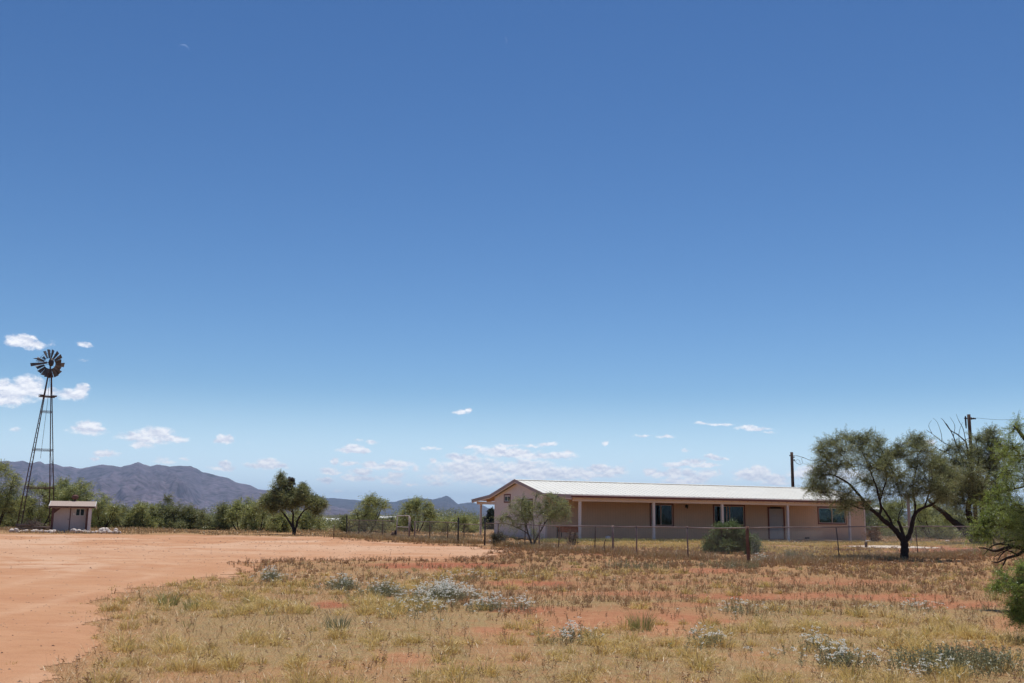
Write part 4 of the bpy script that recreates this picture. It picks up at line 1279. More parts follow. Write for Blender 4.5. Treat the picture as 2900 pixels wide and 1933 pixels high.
mb = MB(); rg2 = np.random.default_rng(3)
A = rg2.normal(size=(160, 3)) * np.array([.30, .2, .10]) + np.array([.05, .15, .52]); B = A + rg2.normal(size=(160, 3)) * np.array([.30, .2, .18])
mb.rods(A, B, .014, .006, 3)
bp = mb.build('brush_pile', M_GREYW, loc=lb); tag(bp, 'tangle of dead grey branches lying on the plank pile', 'branches')

# ------------------------------------------------------------------ poles and lines
M_POLE = simple('creosote_pole', (0.045, 0.028, 0.022), (0.10, 0.06, 0.045), 5, .9, .4, stretch=(3, 3, .3))


def pole(u, vtop, Y, r, lab, hgt_extra=0, cat='utility pole', lean=0.0):
    top = at(u, vtop, Y); b = ground_at(u, Y); x = top.x
    root = thing('utility_pole', lab, cat, (x, Y, gz((x, Y))))
    h = top.z - root.location.z
    mb = MB(); mb.tube([(0, 0, -.5), (0, 0, h * .5), (0, 0, h)], [r * 1.15, r * 1.05, r * .95], 12); mb.build('shaft', M_POLE, root, True)
    return root, h


p1, h1 = pole(2242, 1280, 92, .145, 'dark wooden pole rising behind the white roof with a looped service cable')
mb = MB(); mb.box(-.22, -.14, -.05, .05, h1 - .35, h1 - .27); mb.box(.13, .24, -.05, .05, h1 - .5, h1 - .4); mb.ball((.22, 0, h1 - .72), .07, 8, 5); mb.build('bracket', M_BLACK, p1)
p2, h2 = pole(2743.5, 1173, 88, .15, 'tall wooden utility pole with insulators rising through the tree at right')
mb = MB(); mb.box(-.42, -.14, -.04, .04, h2 - .40, h2 - .30); mb.box(-.36, -.26, -.06, .06, h2 - 1.0, h2 - .42); mb.tube([(-.31, 0, h2 - 1.25), (-.31, 0, h2 - .3), (-.31, 0, h2 - .15)], [.05, .07, .05], 8)
mb.build('fuse_cutout', M_BLACK, p2)
for k in range(3):
    mb = MB()
    mb.tube([(.16 + k * .16, 0, h2 - .38 + .02 * (k % 2)), (.20 + k * .16, 0, h2 - .36), (.30 + k * .16, 0, h2 - .38)], [.05, .13 - .02 * k, .04], 10); mb.build('insulator', M_BLACK, p2, True)
mb = MB(); a = at(2743.5 + 22, 1183, 88); b = at(2960, 1176, 80)
pts = [a.lerp(b, q) + Vector((0, 0, -.25 * math.sin(q * PI))) for q in np.linspace(0, 1, 12)]
mb.tube([p - a for p in pts], .012, 4); o = mb.build('power_line', M_BLACK, loc=a); tag(o, 'thin power line leaving the tall pole towards the right edge', 'wire')
a = at(2246, 1290, 92); c_ = at(2268, 1293, 92); e_ = at(2292, 1302, 91.5); f_ = at(2330, 1312, 91); g_ = at(2743, 1240, 88)
mb = MB(); mb.tube([p - a for p in [a, at(2257, 1290, 92), c_, at(2280, 1297, 91.8), e_, at(2310, 1304, 91.2), f_, at(2420, 1320, 90.5), at(2560, 1312, 89.5), at(2660, 1290, 88.7), g_]], .022, 5)
mb.tube([p - a for p in [at(2246, 1300, 92), at(2256, 1311, 91.9), at(2266, 1316, 91.9), at(2273, 1311, 91.9), at(2270, 1298, 91.9), at(2276, 1294, 91.9)]], .018, 5)
mb.tube([p - a for p in [at(2246, 1303, 92), at(2254, 1305, 91.9), at(2258, 1300, 91.9), at(2264, 1303, 91.9), at(2267, 1312, 91.9)]], .014, 5)
o = mb.build('service_cable', M_BLACK, smooth=True, loc=a); tag(o, 'drooping black service cable looped off the pole behind the roof', 'cable')
pole(1152, 1421, 330, .16, 'thin far pole standing behind the bush left of centre')
pole(1290, 1446, 700, .33, 'distant pole just left of the house, the taller of two close together')
pole(1307, 1453, 720, .30, 'distant pole just left of the house, the shorter of two close together')

gpx = at(2571, 1400, 79)
gp_ = thing('wooden_post', 'plain pale grey post beyond the right end of the house, seen through the mesquite fork', 'post', (gpx.x, 79, gz((gpx.x, 79))))
mb = MB(); mb.bbox(-.09, .09, -.09, .09, -.4, gpx.z - gp_.location.z, .015); mb.build('shaft', simple('grey_post', (0.34, 0.27, 0.25), (0.45, 0.37, 0.34), 5, .9, .2, stretch=(3, 3, .4)), gp_)
mb = MB(); mb.bbox(-.14, .14, -.14, .14, -.3, .06, .02); mb.build('footing', M_CONC, gp_)
# ------------------------------------------------------------------ far buildings
M_FARR = simple('bright_metal_roof', (0.74, 0.73, 0.72), (0.84, 0.83, 0.82), .5, .5, .05)
M_FARW = simple('far_wall', (0.40, 0.33, 0.28), (0.50, 0.42, 0.36), .5, .8, .05)
M_FARRED = simple('far_red_wall', (0.26, 0.10, 0.07), (0.33, 0.14, 0.10), .5, .8, .05)


def far_barn(u0, u1, vt, vb, Y, dep, lab, wall, wall_h=2.6):
    a = at(u0, vb, Y); b = at(u1, vb, Y); c = (a + b) / 2; w = (b - a).length / 2
    z0 = gz((c.x, Y)); root = thing('far_building', lab, 'building', (c.x, Y, z0))
    ze = a.z - z0; zr = at((u0 + u1) / 2, vt, Y + dep / 2).z - z0
    mb = MB(); mb.box(-w, w, 0, dep, -1, ze)
    for xx in (-w, w - .1): mb.prism([(xx, 0, ze), (xx, dep, ze), (xx, dep / 2, zr - .08)], (.1, 0, 0))
    mb.build('wall', wall, root)
    mb = MB()
    mb.prism([(-w - .4, -.4, ze - .03), (-w - .4, dep / 2, zr), (-w - .4, dep / 2, zr + .08), (-w - .4, -.4, ze + .05)], (2 * w + .8, 0, 0)); mb.prism([(-w - .4, dep + .4, ze - .03), (-w - .4, dep / 2 + .001, zr), (-w - .4, dep / 2 + .001, zr + .08), (-w - .4, dep + .4, ze + .05)], (2 * w + .8, 0, 0))
    mb.build('roof', M_FARR, root)
    for q in (-.5, .3):
        mb = MB(); mb.box(w * q - .8, w * q + .8, -.03, -.001, ze - 1.7, ze - .6); mb.build('window', M_BLACK, root)


far_barn(884, 972, 1468, 1478, 190, 9, 'low far building with a bright white metal roof right of the round-crowned tree', M_FARW)
far_barn(1070, 1113, 1462, 1467, 240, 8, 'far red walled building with a white roof between two bushes', M_FARRED)
far_barn(2740, 2850, 1458, 1467, 160, 9, 'far white roofed building glimpsed through the trees at right', M_FARW)
far_barn(2485, 2535, 1436, 1443, 118, 8, 'pale roofed shed glimpsed behind the fork of the big mesquite', M_FARW)

# ------------------------------------------------------------------ spigot and pale path
wp = at(2453, 1548, 59.5); wp.z = gz(wp)
sg = thing('water_spigot', 'short brown yard spigot post with a white pipe on top, on the pale gravel strip', 'spigot', wp)
mb = MB(); mb.bbox(-.07, .07, -.05, .05, -.1, .32, .01); mb.build('post', M_RUSTP, sg)
mb = MB(); mb.tube([(0, -.0, .3), (0, 0, .40), (.12, 0, .40)], .025, 7); mb.tube([(.02, 0, .40), (.27, 0, .39)], .02, 6); mb.build('tap', M_WHITE, sg, True)
mb = MB()
nx, ny = 120, 26
us = np.linspace(2395, 2668, nx); V = []
for i, u in enumerate(us):
    f = i / (nx - 1)
    half_ = 2.3 * math.sin(min(1, f * 3.5, (1 - f) * 3) * PI / 2) * (0.75 + .5 * float(fbm(np.array([u * .05]), np.array([0.]), 3, 3)[0]))
    yc = 60.5 + 1.2 * math.sin(f * 3)
    for j in range(ny):
        yy = yc + half_ * (j / (ny - 1) * 2 - 1) * (1 + .25 * (float(vnoise(np.array([u * .12]), np.array([j // 13 * 9.0]), 5)[0]) - .5))
        d_ = ray(u, 1546); V.append((d_.x / d_.y * yy, yy))
V = np.array(V); zz = hgt(V[:, 0], V[:, 1]) + .02
i, j = np.meshgrid(np.arange(nx - 1), np.arange(ny - 1), indexing='ij')
mb.add(np.column_stack([V, zz]), np.stack([i * ny + j, (i + 1) * ny + j, (i + 1) * ny + j + 1, i * ny + j + 1], -1).reshape(-1, 4))
o = mb.build('gravel_path', simple('pale_gravel', (0.50, 0.40, 0.31), (0.68, 0.58, 0.47), 9, .95, .5), smooth=True); tag(o, kind='structure')
# ------------------------------------------------------------------ trees
M_BARK = simple('dark_mesquite_bark', (0.022, 0.014, 0.011), (0.065, 0.042, 0.032), 14, .95, .8, stretch=(3, 3, .6))
M_BARKG = simple('grey_twig_bark', (0.05, 0.036, 0.03), (0.13, 0.10, 0.085), 12, .95, .6, stretch=(3, 3, .6))
L_MESQ = leaf_mat('mesquite_leaf', [(0.182, 0.207, 0.086), (0.280, 0.304, 0.135), (0.365, 0.377, 0.207), (0.280, 0.340, 0.109)], .48)
L_FORE = leaf_mat('bright_mesquite_leaf', [(0.195, 0.284, 0.054), (0.284, 0.381, 0.075), (0.371, 0.414, 0.130), (0.261, 0.371, 0.066)], .52)
L_BUSH = leaf_mat('scrub_leaf', [(0.211, 0.256, 0.096), (0.330, 0.375, 0.136), (0.464, 0.464, 0.195), (0.390, 0.450, 0.136)], .46, clump=.5)
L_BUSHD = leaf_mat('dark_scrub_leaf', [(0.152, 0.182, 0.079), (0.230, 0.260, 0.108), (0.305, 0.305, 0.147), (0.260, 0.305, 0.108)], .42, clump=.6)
L_CREO = leaf_mat('creosote_leaf', [(0.103, 0.158, 0.059), (0.158, 0.225, 0.076), (0.225, 0.283, 0.112), (0.180, 0.260, 0.080)], .28, clump=1.5)
L_MIST = leaf_mat('mistletoe_leaf', [(0.060, 0.054, 0.036), (0.090, 0.072, 0.048), (0.108, 0.090, 0.054)], .2, clump=1.5)
L_CONI = leaf_mat('cypress_leaf', [(0.035, 0.049, 0.031), (0.056, 0.070, 0.042), (0.070, 0.084, 0.049)], .1, clump=1.5)


def unit(v):
    return v / (np.linalg.norm(v, axis=-1, keepdims=True) + 1e-9)


def leaf_sprays(mb, S, D, L, m, ll, lw, rg, droop=0.25, fold=0.7):
    """sprays: start points S, directions D, length L; m leaflets each (length ll, width lw)"""
    n = len(S)
    if n == 0: return
    L = np.broadcast_to(L, (n,))
    t = (np.arange(m)[None] + rg.uniform(0, .9, (n, m))) / m
    P = S[:, None] + D[:, None] * (t * L[:, None])[..., None]
    P[..., 2] -= droop * (t ** 2) * L[:, None]
    side = unit(np.cross(D, rg.normal(size=(n, 3))))
    up_ = np.cross(D, side)
    sg = np.where(np.arange(m) % 2 == 0, 1, -1)[None, :, None]
    ld = unit(D[:, None] * (1 - fold) + side[:, None] * sg * fold + rg.normal(size=(n, m, 3)) * .28 + np.array([0, 0, -.12]))
    ln = unit(np.cross(ld, up_[:, None] + rg.normal(size=(n, m, 3)) * .5))
    s = rg.uniform(.65, 1.25, (n, m))[..., None]
    a = P; b = P + ld * ll * s * .55 + ln * lw * .5; c = P + ld * ll * s; d = P + ld * ll * s * .55 - ln * lw * .5
    V = np.stack([a, b, c, d], 2).reshape(-1, 3)
    mb.add(V, np.arange(len(V)).reshape(-1, 4))


def grow(mbb, mbl, limbs, puffs, rg, spr, Ls, m, ll, lw, twig_r=.006, nsub=7, droop=.25, own=None, bare=0.0):
    """limbs: list of (points, r0, r1); puffs: (centre, radius vec3, density). Adds branches to mbb, leaves to mbl"""
    samp = []; rad = []
    for (pts, r0, r1) in limbs:
        pts = [Vector(p) for p in pts]
        # smooth the given joints
        Q = []; n = len(pts)
        for i in range(n - 1):
            p0 = pts[max(i - 1, 0)]; p1 = pts[i]; p2 = pts[i + 1]; p3 = pts[min(i + 2, n - 1)]
            for k in range(4):
                t_ = k / 4
                Q.append(0.5 * ((2 * p1) + (p2 - p0) * t_ + (2 * p0 - 5 * p1 + 4 * p2 - p3) * t_ ** 2 + (3 * p1 - p0 - 3 * p2 + p3) * t_ ** 3))
        Q.append(pts[-1])
        rr = np.linspace(r0, r1, len(Q)) * (1 + .10 * np.sin(np.arange(len(Q)) * 1.9))
        mbb.tube(Q, rr, 9 if r0 > .05 else 6)
        samp += Q; rad += list(rr)
    samp = np.array([tuple(p) for p in samp]); rad = np.array(rad)
    # nearest puffs first, so that later ones can hang on to the branches already grown
    base = samp[0]
    order = sorted(range(len(puffs)), key=lambda i: np.min(np.linalg.norm(samp - np.array(tuple(puffs[i][0])), axis=1)))
    for i in order:
        c, r, dens = puffs[i]; c = np.array(tuple(c)); r = np.broadcast_to(np.asarray(r, float), (3,)).copy()
        dist = np.linalg.norm(samp - c, axis=1) + np.maximum(0, samp[:, 2] - c[2]) * 1.2
        k = int(np.argmin(dist)); a = samp[k]; ra = min(rad[k] * .62, .055)
        v = c - a; ln = np.linalg.norm(v)
        if ln > 1e-3:
            mid1 = a + v * .35 + rg.normal(size=3) * ln * .07 + np.array([0, 0, .05 * ln]); mid2 = a + v * .7 + rg.normal(size=3) * ln * .07
            pts = np.array([a, mid1, mid2, c]); rb = np.array([ra, ra * .75, ra * .5, max(ra * .3, twig_r)])
            mbb.tube(pts, rb, 5, False)
            for f in (.3, .55, .8):
                pass
            samp = np.vstack([samp, pts[1:]]); rad = np.concatenate([rad, rb[1:]])
        # twigs inside the puff
        ns = max(3, int(nsub * (0.7 + .6 * dens)))
        e = unit(rg.normal(size=(ns, 3)) + np.array([0, 0, .25])) * rg.uniform(.55, 1.0, (ns, 1)) * r + c
        s0 = c + (c - a)[None] * -rg.uniform(0, .45, (ns, 1))
        mid = (s0 + e) / 2 + rg.normal(size=(ns, 3)) * r * .12
        mbb.rods(s0, mid, twig_r * 1.7, twig_r * 1.2, 4); mbb.rods(mid, e, twig_r * 1.2, twig_r * .6, 3)
        N = int(spr * dens)
        if N < 1: continue
        # sprays sit along twigs and in the outer shell
        kk = rg.integers(0, ns, N); tt = rg.uniform(.1, 1.05, N)[:, None]
        P = np.where(tt < .5, s0[kk] + (mid[kk] - s0[kk]) * tt * 2, mid[kk] + (e[kk] - mid[kk]) * (tt - .5) * 2)
        P = P + unit(rg.normal(size=(N, 3))) * r * rg.uniform(.0, .38, (N, 1))
        D = unit((P - c) / r + rg.normal(size=(N, 3)) * .7 + np.array([0, 0, .12]))
        if bare: 
            keep = rg.random(N) > bare; P, D = P[keep], D[keep]
        mbb.rods(P, P + D * Ls * .8, twig_r * .55, twig_r * .3, 3)
        leaf_sprays(mbl, P, D, Ls * rg.uniform(.7, 1.25, len(P)), m, ll, lw, rg, droop)


def tree(name, label, cat, u0, Y, limbs, puffs, leaf, bark, seed, spr=120, Ls=.3, m=9, ll=.09, lw=.022, twig_r=.006, nsub=7, group=None, part=('trunk', 'crown'), extra=None, base_v=None, droop=.25):
    """limbs / puffs in photo pixels with a depth offset (metres) each"""
    rg = np.random.default_rng(seed)
    b = ground_at(u0, Y)
    root = thing(name, label, cat, b, 0, group)
    mpx = Y / 2850
    W = lambda u, v, dy: at(u, v, Y + dy) - b
    lim = []
    for (pts, r0, r1) in limbs:
        lim.append(([W(*p) if len(p) == 3 else W(p[0], p[1], 0) for p in pts], r0, r1))
    pf = []
    for p in puffs:
        u, v, r = p[:3]; dy = p[3] if len(p) > 3 else None; dens = p[4] if len(p) > 4 else 1.0
        rr = r * mpx
        if dy is None: dy = rg.uniform(-1, 1) * rr * 2.3
        pf.append((W(u, v, dy), (rr, rr * 1.1, rr * (p[5] if len(p) > 5 else .85)), dens))
    mbb, mbl = MB(), MB()
    grow(mbb, mbl, lim, pf, rg, spr, Ls, m, ll, lw, twig_r, nsub, droop)
    mbb.build(part[0], bark, root, True); mbl.build(part[1], leaf, root)
    if extra:
        for (nm, pl, lf, sp) in extra:
            mb2, ml2 = MB(), MB()
            pf2 = [(W(u, v, dy), (r * mpx, r * mpx, r * mpx * kz), 1.0) for (u, v, r, dy, kz) in pl]
            grow(mb2, ml2, [([pf2[0][0] - Vector((0, 0, .3)), pf2[0][0]], .02, .015)], pf2, rg, sp, .16, 8, ll * .8, lw, twig_r, nsub)
            ml2.build(nm, lf, root)
    return root


def Z6(x, y): return (2200 + x / 2.613, 1150 + y / 2.613)


# --- the big mesquite in front of the right end of the house
YM = 42.4
puffs = []
for (x, y, r, dens) in ((262, 560, 55, .7), (320, 600, 75, 1), (300, 480, 60, .8), (380, 500, 90, 1), (360, 400, 60, .9), (340, 300, 55, .7), (400, 330, 80, 1), (430, 255, 60, .7), (500, 330, 90, 1), (500, 240, 60, .8), (560, 270, 80, 1), (620, 225, 55, .8), (660, 260, 80, 1), (730, 310, 70, .9), (740, 260, 45, .6),
                        (640, 360, 100, 1), (560, 430, 110, 1), (460, 440, 100, 1), (440, 570, 100, 1), (360, 660, 80, .9), (460, 690, 75, .9), (540, 640, 90, .8), (560, 720, 80, .9), (640, 720, 60, .5), (500, 750, 50, .7), (620, 540, 100, .9), (700, 450, 100, 1), (720, 560, 100, .9), (760, 380, 70, .8),
                        (820, 430, 80, .9), (800, 520, 90, .9), (860, 480, 90, 1), (870, 370, 60, .7), (880, 570, 80, .8), (920, 300, 60, .7), (950, 370, 90, 1), (1000, 300, 70, .9), (1030, 240, 50, .7), (1060, 330, 80, 1), (980, 450, 100, 1), (1080, 420, 100, 1), (1150, 380, 80, .9), (1000, 560, 100, 1), (1100, 530, 110, 1), (1190, 480, 90, 1), (1060, 640, 90, .9), (1150, 620, 100, 1), (1230, 580, 90, 1), (1260, 650, 60, .8), (1180, 690, 55, .7), (980, 660, 60, .6), (1250, 500, 70, .8), (850, 650, 45, .35), (760, 650, 60, .4), (840, 350, 60, .8), (800, 620, 60, .6), (900, 640, 60, .6), (780, 460, 80, .9), (900, 520, 90, 1), (1160, 440, 90, 1), (1220, 430, 70, .8), (1280, 540, 70, .9), (250, 600, 40, .6), (290, 520, 40, .6), (310, 330, 35, .5), (1000, 240, 35, .4), (1090, 270, 45, .5)):
    puffs.append((*Z6(x, y), r / 2.613, None, dens))
B = lambda *q: [Z6(*p) for p in q]
limbs = [
    ([(2561.5, 1590), (2561, 1575), (2562, 1555), (2561, 1536)], .185, .155),
    ([(2561, 1536), (2549, 1518), (2535, 1500), (2520, 1486), (2500, 1471), (2489, 1459), (2467, 1441), (2452, 1425), (2438, 1407), (2420, 1386), (2400, 1366), (2372, 1350), (2350, 1341)], .13, .022),
    ([(2489, 1459), (2495, 1444), (2494, 1428), (2488, 1404), (2481, 1375), (2466, 1338), (2447, 1290), (2430, 1262)], .062, .012),
    ([(2540, 1505), (2528, 1490), (2520, 1468), (2504, 1444), (2493, 1424), (2500, 1390), (2512, 1350), (2508, 1300), (2490, 1262)], .055, .010),
    ([(2562, 1538), (2558, 1516), (2551, 1493), (2543, 1474)], .085, .055),
    ([(2543, 1474), (2548, 1450), (2556, 1436), (2552, 1405), (2560, 1360)], .02, .007),
    ([(2561, 1536), (2572, 1520), (2580, 1500), (2585, 1475), (2590, 1458), (2600, 1446), (2618, 1436), (2640, 1428), (2660, 1410), (2678, 1385), (2700, 1350)], .115, .02),
    ([(2590, 1458), (2592, 1430), (2585, 1390), (2590, 1350), (2600, 1300), (2592, 1255)], .05, .010),
    ([(2618, 1436), (2630, 1400), (2640, 1355), (2632, 1310)], .04, .010),
    ([(2466, 1440), (2440, 1440), (2410, 1428), (2380, 1408), (2345, 1390)], .035, .010),
    ([(2561, 1582), (2552, 1584), (2540, 1589)], .07, .03),
]
limbs = [([(p[0], p[1], .0) for p in pts], a, b) for pts, a, b in limbs]
tree('mesquite_tree', 'big spreading mesquite with a dark forked trunk before the right end of the house', 'tree', 2561, YM, limbs, puffs, L_MESQ, M_BARK, 5, spr=136, Ls=.46, m=14, ll=.07, lw=.018, twig_r=.006, nsub=9)

# --- old leaning mesquite behind it, with dead top branches
YT = 71
pf = []
for (x, y, r, dens) in ((1250, 330, 60, .45), (1340, 300, 60, .5), (1300, 420, 90, .9), (1390, 420, 80, .8), (1480, 250, 50, .6), (1560, 240, 60, .6), (1500, 350, 70, .7), (1600, 200, 45, .5), (1580, 330, 70, .6), (1650, 300, 55, .5), (1250, 500, 100, 1), (1360, 520, 110, 1), (1450, 480, 100, 1), (1540, 450, 80, .8), (1430, 600, 100, 1), (1330, 620, 90, 1), (1250, 620, 80, .9), (1520, 560, 90, .9), (1600, 450, 60, .5), (1600, 560, 80, .7), (1450, 690, 80, .8), (1560, 650, 80, .8), (1660, 520, 70, .5), (1680, 620, 80, .6), (1640, 400, 50, .4), (1200, 420, 90, .8), (1160, 560, 80, .8), (1300, 530, 110, 1), (1420, 540, 110, 1), (1380, 620, 110, 1), (1290, 680, 80, .9), (1380, 700, 80, .8), (1500, 640, 90, .9), (1480, 420, 90, .9), (1560, 400, 80, .8), (1440, 350, 80, .7), (1600, 640, 90, .9), (1540, 720, 60, .6), (1700, 450, 80, .7), (1720, 350, 60, .5), (1620, 260, 60, .6)):
    pf.append((*Z6(x, y), r / 2.613, None, dens))
limbs = [
    ([(2768, 1537), (2758, 1528), (2738, 1508), (2716, 1488), (2692, 1470), (2672, 1450), (2645, 1432), (2630, 1415)], .34, .09),
    ([(2785, 1538), (2772, 1510), (2752, 1480), (2742, 1445), (2748, 1400), (2750, 1350), (2745, 1300), (2735, 1250)], .30, .05),
    ([(2790, 1538), (2788, 1490), (2780, 1450), (2784, 1400), (2800, 1340), (2806, 1280)], .20, .04),
    ([(2694, 1418), (2720, 1425), (2760, 1425), (2795, 1420)], .06, .03),
    ([(2750, 1350), (2735, 1310), (2718, 1285), (2700, 1235), (2684, 1205), (2676, 1196)], .07, .012), ([(2735, 1250), (2712, 1230), (2690, 1216), (2672, 1190), (2664, 1184)], .05, .009), ([(2718, 1285), (2690, 1262), (2668, 1250), (2640, 1228), (2622, 1216)], .04, .008), ([(2700, 1290), (2668, 1276), (2640, 1262), (2618, 1258)], .035, .008),
    ([(2700, 1235), (2704, 1205), (2690, 1180)], .025, .007), ([(2735, 1250), (2728, 1215), (2715, 1190), (2708, 1172)], .03, .007), ([(2745, 1300), (2720, 1260), (2716, 1225), (2726, 1195)], .035, .007), ([(2640, 1228), (2630, 1205), (2638, 1190)], .018, .006), ([(2668, 1250), (2665, 1225), (2654, 1195), (2642, 1183)], .022, .006),
    ([(2806, 1280), (2795, 1240), (2790, 1210)], .03, .008), ([(2800, 1340), (2815, 1290), (2822, 1250)], .04, .01), ([(2784, 1400), (2765, 1350), (2772, 1290), (2760, 1230)], .06, .012)]
tree('mesquite_tree', 'old leaning mesquite with bare dead top branches wrapped around the tall utility pole', 'tree', 2778, YT, [([(p[0], p[1], 0.0) for p in q], a, b) for q, a, b in limbs], pf, L_MESQ, M_BARK, 6, spr=190, Ls=.7, m=12, ll=.12, lw=.032, twig_r=.012, nsub=12)

# --- foreground mesquite whose trunk stands outside the right edge
YF_ = 18.5
pf = []
for (u, v, r, dy, dens) in ((2880, 1215, 26, -1.0, .6), (2868, 1262, 28, -.8, .7), (2840, 1285, 22, -.4, .45), (2896, 1300, 40, -.5, 1), (2850, 1330, 30, 0, .6), (2910, 1360, 50, -.6, 1), (2860, 1385, 36, .2, .8), (2825, 1400, 26, .4, .5), (2890, 1430, 45, -.5, 1), (2840, 1440, 34, .2, .9), (2800, 1430, 24, .5, .5), (2815, 1470, 30, .3, .8), (2860, 1480, 42, -.3, 1), (2910, 1490, 45, -.6, 1), (2775, 1490, 26, .4, .55), (2800, 1510, 30, .2, .6), (2850, 1525, 36, .0, .6), (2900, 1540, 40, -.4, .7), (2760, 1515, 18, .5, .35),
                          (2985, 1250, 90, 0, 1), (3060, 1180, 100, .6, 1), (3000, 1400, 110, .6, 1), (3120, 1330, 130, 0, 1), (3240, 1250, 120, .4, 1), (3260, 1420, 130, 0, 1), (3020, 1540, 90, -.2, .9)):
    pf.append((u, v, r, dy, dens))
limbs = [([(3110, 1700, 0), (3090, 1640, 0), (3060, 1580, 0), (3010, 1540, -.2), (2960, 1520, -.2), (2900, 1505, -.2), (2850, 1490, .1), (2800, 1480, .3)], .16, .012),
         ([(3010, 1560, -.2), (2950, 1560, -.3), (2900, 1553, -.3), (2860, 1548, -.2), (2820, 1560, -.1), (2790, 1552, 0), (2772, 1551, .1)], .055, .006),
         ([(2960, 1562, -.3), (2910, 1556, -.4), (2880, 1572, -.4), (2850, 1580, -.3), (2825, 1592, -.3), (2808, 1589, -.2)], .04, .006), ([(2870, 1546, -.2), (2835, 1540, -.1), (2810, 1546, 0), (2785, 1572, .1)], .025, .004),
         ([(2850, 1580, -.3), (2843, 1596, -.3), (2835, 1610, -.3), (2848, 1618, -.3)], .018, .004), ([(2960, 1535, -.3), (2900, 1528, -.3), (2850, 1533, -.2), (2800, 1550, 0)], .03, .005), ([(2920, 1556, -.4), (2890, 1548, -.4), (2858, 1553, -.3), (2836, 1570, -.2), (2824, 1590, -.2)], .03, .004), ([(2880, 1572, -.4), (2860, 1560, -.4), (2838, 1562, -.4), (2812, 1580, -.3)], .018, .003),
         ([(3110, 1700, 0), (3080, 1600, .2), (3040, 1480, .2), (2990, 1380, 0), (2940, 1300, -.4), (2900, 1240, -.8), (2870, 1205, -1)], .14, .012), ([(3120, 1700, .1), (3150, 1550, .3), (3180, 1400, .2), (3200, 1250, .2)], .14, .03), ([(2990, 1380, 0), (2940, 1370, 0), (2890, 1380, 0), (2830, 1395, .3)], .035, .008), ([(2940, 1300, -.4), (2900, 1290, -.6), (2850, 1290, -.4)], .03, .006)]
tree('mesquite_tree', 'near mesquite reaching in from the right edge with bare drooping lower branches', 'tree', 3112, YF_, limbs, pf, L_FORE, M_BARK, 9, spr=135, Ls=.26, m=20, ll=.034, lw=.0085, twig_r=.0035, nsub=10, droop=.3)
# --- low green shrub at the right edge, nearer still
pf = [(2850, 1625, 20, .2, .45), (2885, 1610, 26, .1, .8), (2868, 1660, 24, 0, .8), (2830, 1655, 14, .2, .4), (2815, 1668, 10, .2, .35), (2900, 1650, 30, 0, 1), (2878, 1700, 26, 0, 1), (2905, 1720, 34, 0, 1), (2868, 1735, 18, .1, .9), (2890, 1760, 22, 0, .9), (2960, 1680, 60, 0, 1), (3010, 1740, 60, .2, 1), (2970, 1600, 50, .2, 1), (3040, 1650, 60, .3, 1)]
limbs = [([(2990, 1830, 0), (2970, 1770, 0), (2940, 1720, 0), (2900, 1680, 0), (2860, 1650, .1), (2825, 1660, .2)], .03, .005), ([(2995, 1830, 0), (2980, 1730, 0), (2950, 1650, .1), (2900, 1615, .1)], .03, .005), ([(2970, 1770, 0), (2920, 1745, 0), (2880, 1735, 0)], .02, .004), ([(3000, 1830, .1), (3020, 1740, .2), (3030, 1650, .2)], .03, .006)]
tree('young_mesquite', 'young bright green mesquite sprig at the right edge in front of the bare branches', 'shrub', 2993, 13.6, limbs, pf, L_FORE, M_BARKG, 10, spr=150, Ls=.13, m=16, ll=.026, lw=.007, twig_r=.0025, nsub=8, part=('stem', 'foliage'), droop=.3)


def Z4(x, y): return (1320 + x / 4.057, 1330 + y / 4.057)


# --- slim open mesquite at the gable end
pf = []
for (x, y, r, dens) in ((500, 400, 40, .4), (560, 440, 55, .5), (640, 350, 50, .8), (660, 420, 70, 1), (600, 520, 60, .6), (500, 530, 55, .5), (430, 580, 50, .5), (390, 560, 40, .35), (540, 590, 60, .5), (660, 510, 70, .9), (730, 480, 60, .8), (690, 580, 55, .6), (770, 560, 40, .4), (720, 400, 50, .6), (850, 430, 60, .7), (880, 500, 60, .8), (940, 400, 70, 1), (1000, 450, 80, 1), (1060, 380, 70, .9), (1100, 450, 80, 1), (1150, 420, 50, .6), (1180, 490, 45, .6), (1120, 540, 60, .8), (1040, 540, 70, .9), (960, 540, 60, .8), (990, 330, 50, .5), (1060, 310, 40, .5), (920, 290, 30, .35), (800, 300, 18, .3), (620, 650, 40, .3), (860, 620, 40, .3), (560, 800, 22, .3), (780, 740, 25, .5)):
    pf.append((*Z4(x, y), r / 4.057 * 1.05, None, dens))
G = lambda *q: [(*Z4(*p), 0.0) for p in q]
limbs = [(G((765, 900), (755, 860), (730, 780), (708, 720), (695, 660), (690, 620), (660, 565), (640, 500), (640, 400)), .062, .010), (G((690, 620), (720, 570), (740, 510), (760, 460)), .03, .007), (G((768, 900), (785, 840), (810, 780), (845, 720), (870, 680), (900, 620), (930, 580), (980, 530), (1040, 480), (1080, 430)), .055, .009),
         (G((715, 740), (680, 715), (640, 690), (590, 665), (530, 640), (470, 622), (410, 610)), .032, .006), (G((770, 890), (780, 800), (776, 700), (778, 620), (770, 560), (760, 480), (790, 380), (810, 300), (800, 268)), .026, .006), (G((900, 620), (895, 560), (870, 500), (860, 430)), .022, .006), (G((870, 680), (850, 620), (830, 560), (800, 500)), .018, .005), (G((930, 580), (950, 500), (960, 420), (985, 340)), .02, .005)]
tree('mesquite_tree', 'slim open mesquite with several thin stems in front of the gable end', 'tree', 1508, 50.2, limbs, pf, L_MESQ, M_BARKG, 12, spr=62, Ls=.40, m=12, ll=.085, lw=.022, twig_r=.006, nsub=8)


def Z8(x, y): return (700 + x / 7.465, 1330 + y / 7.465)


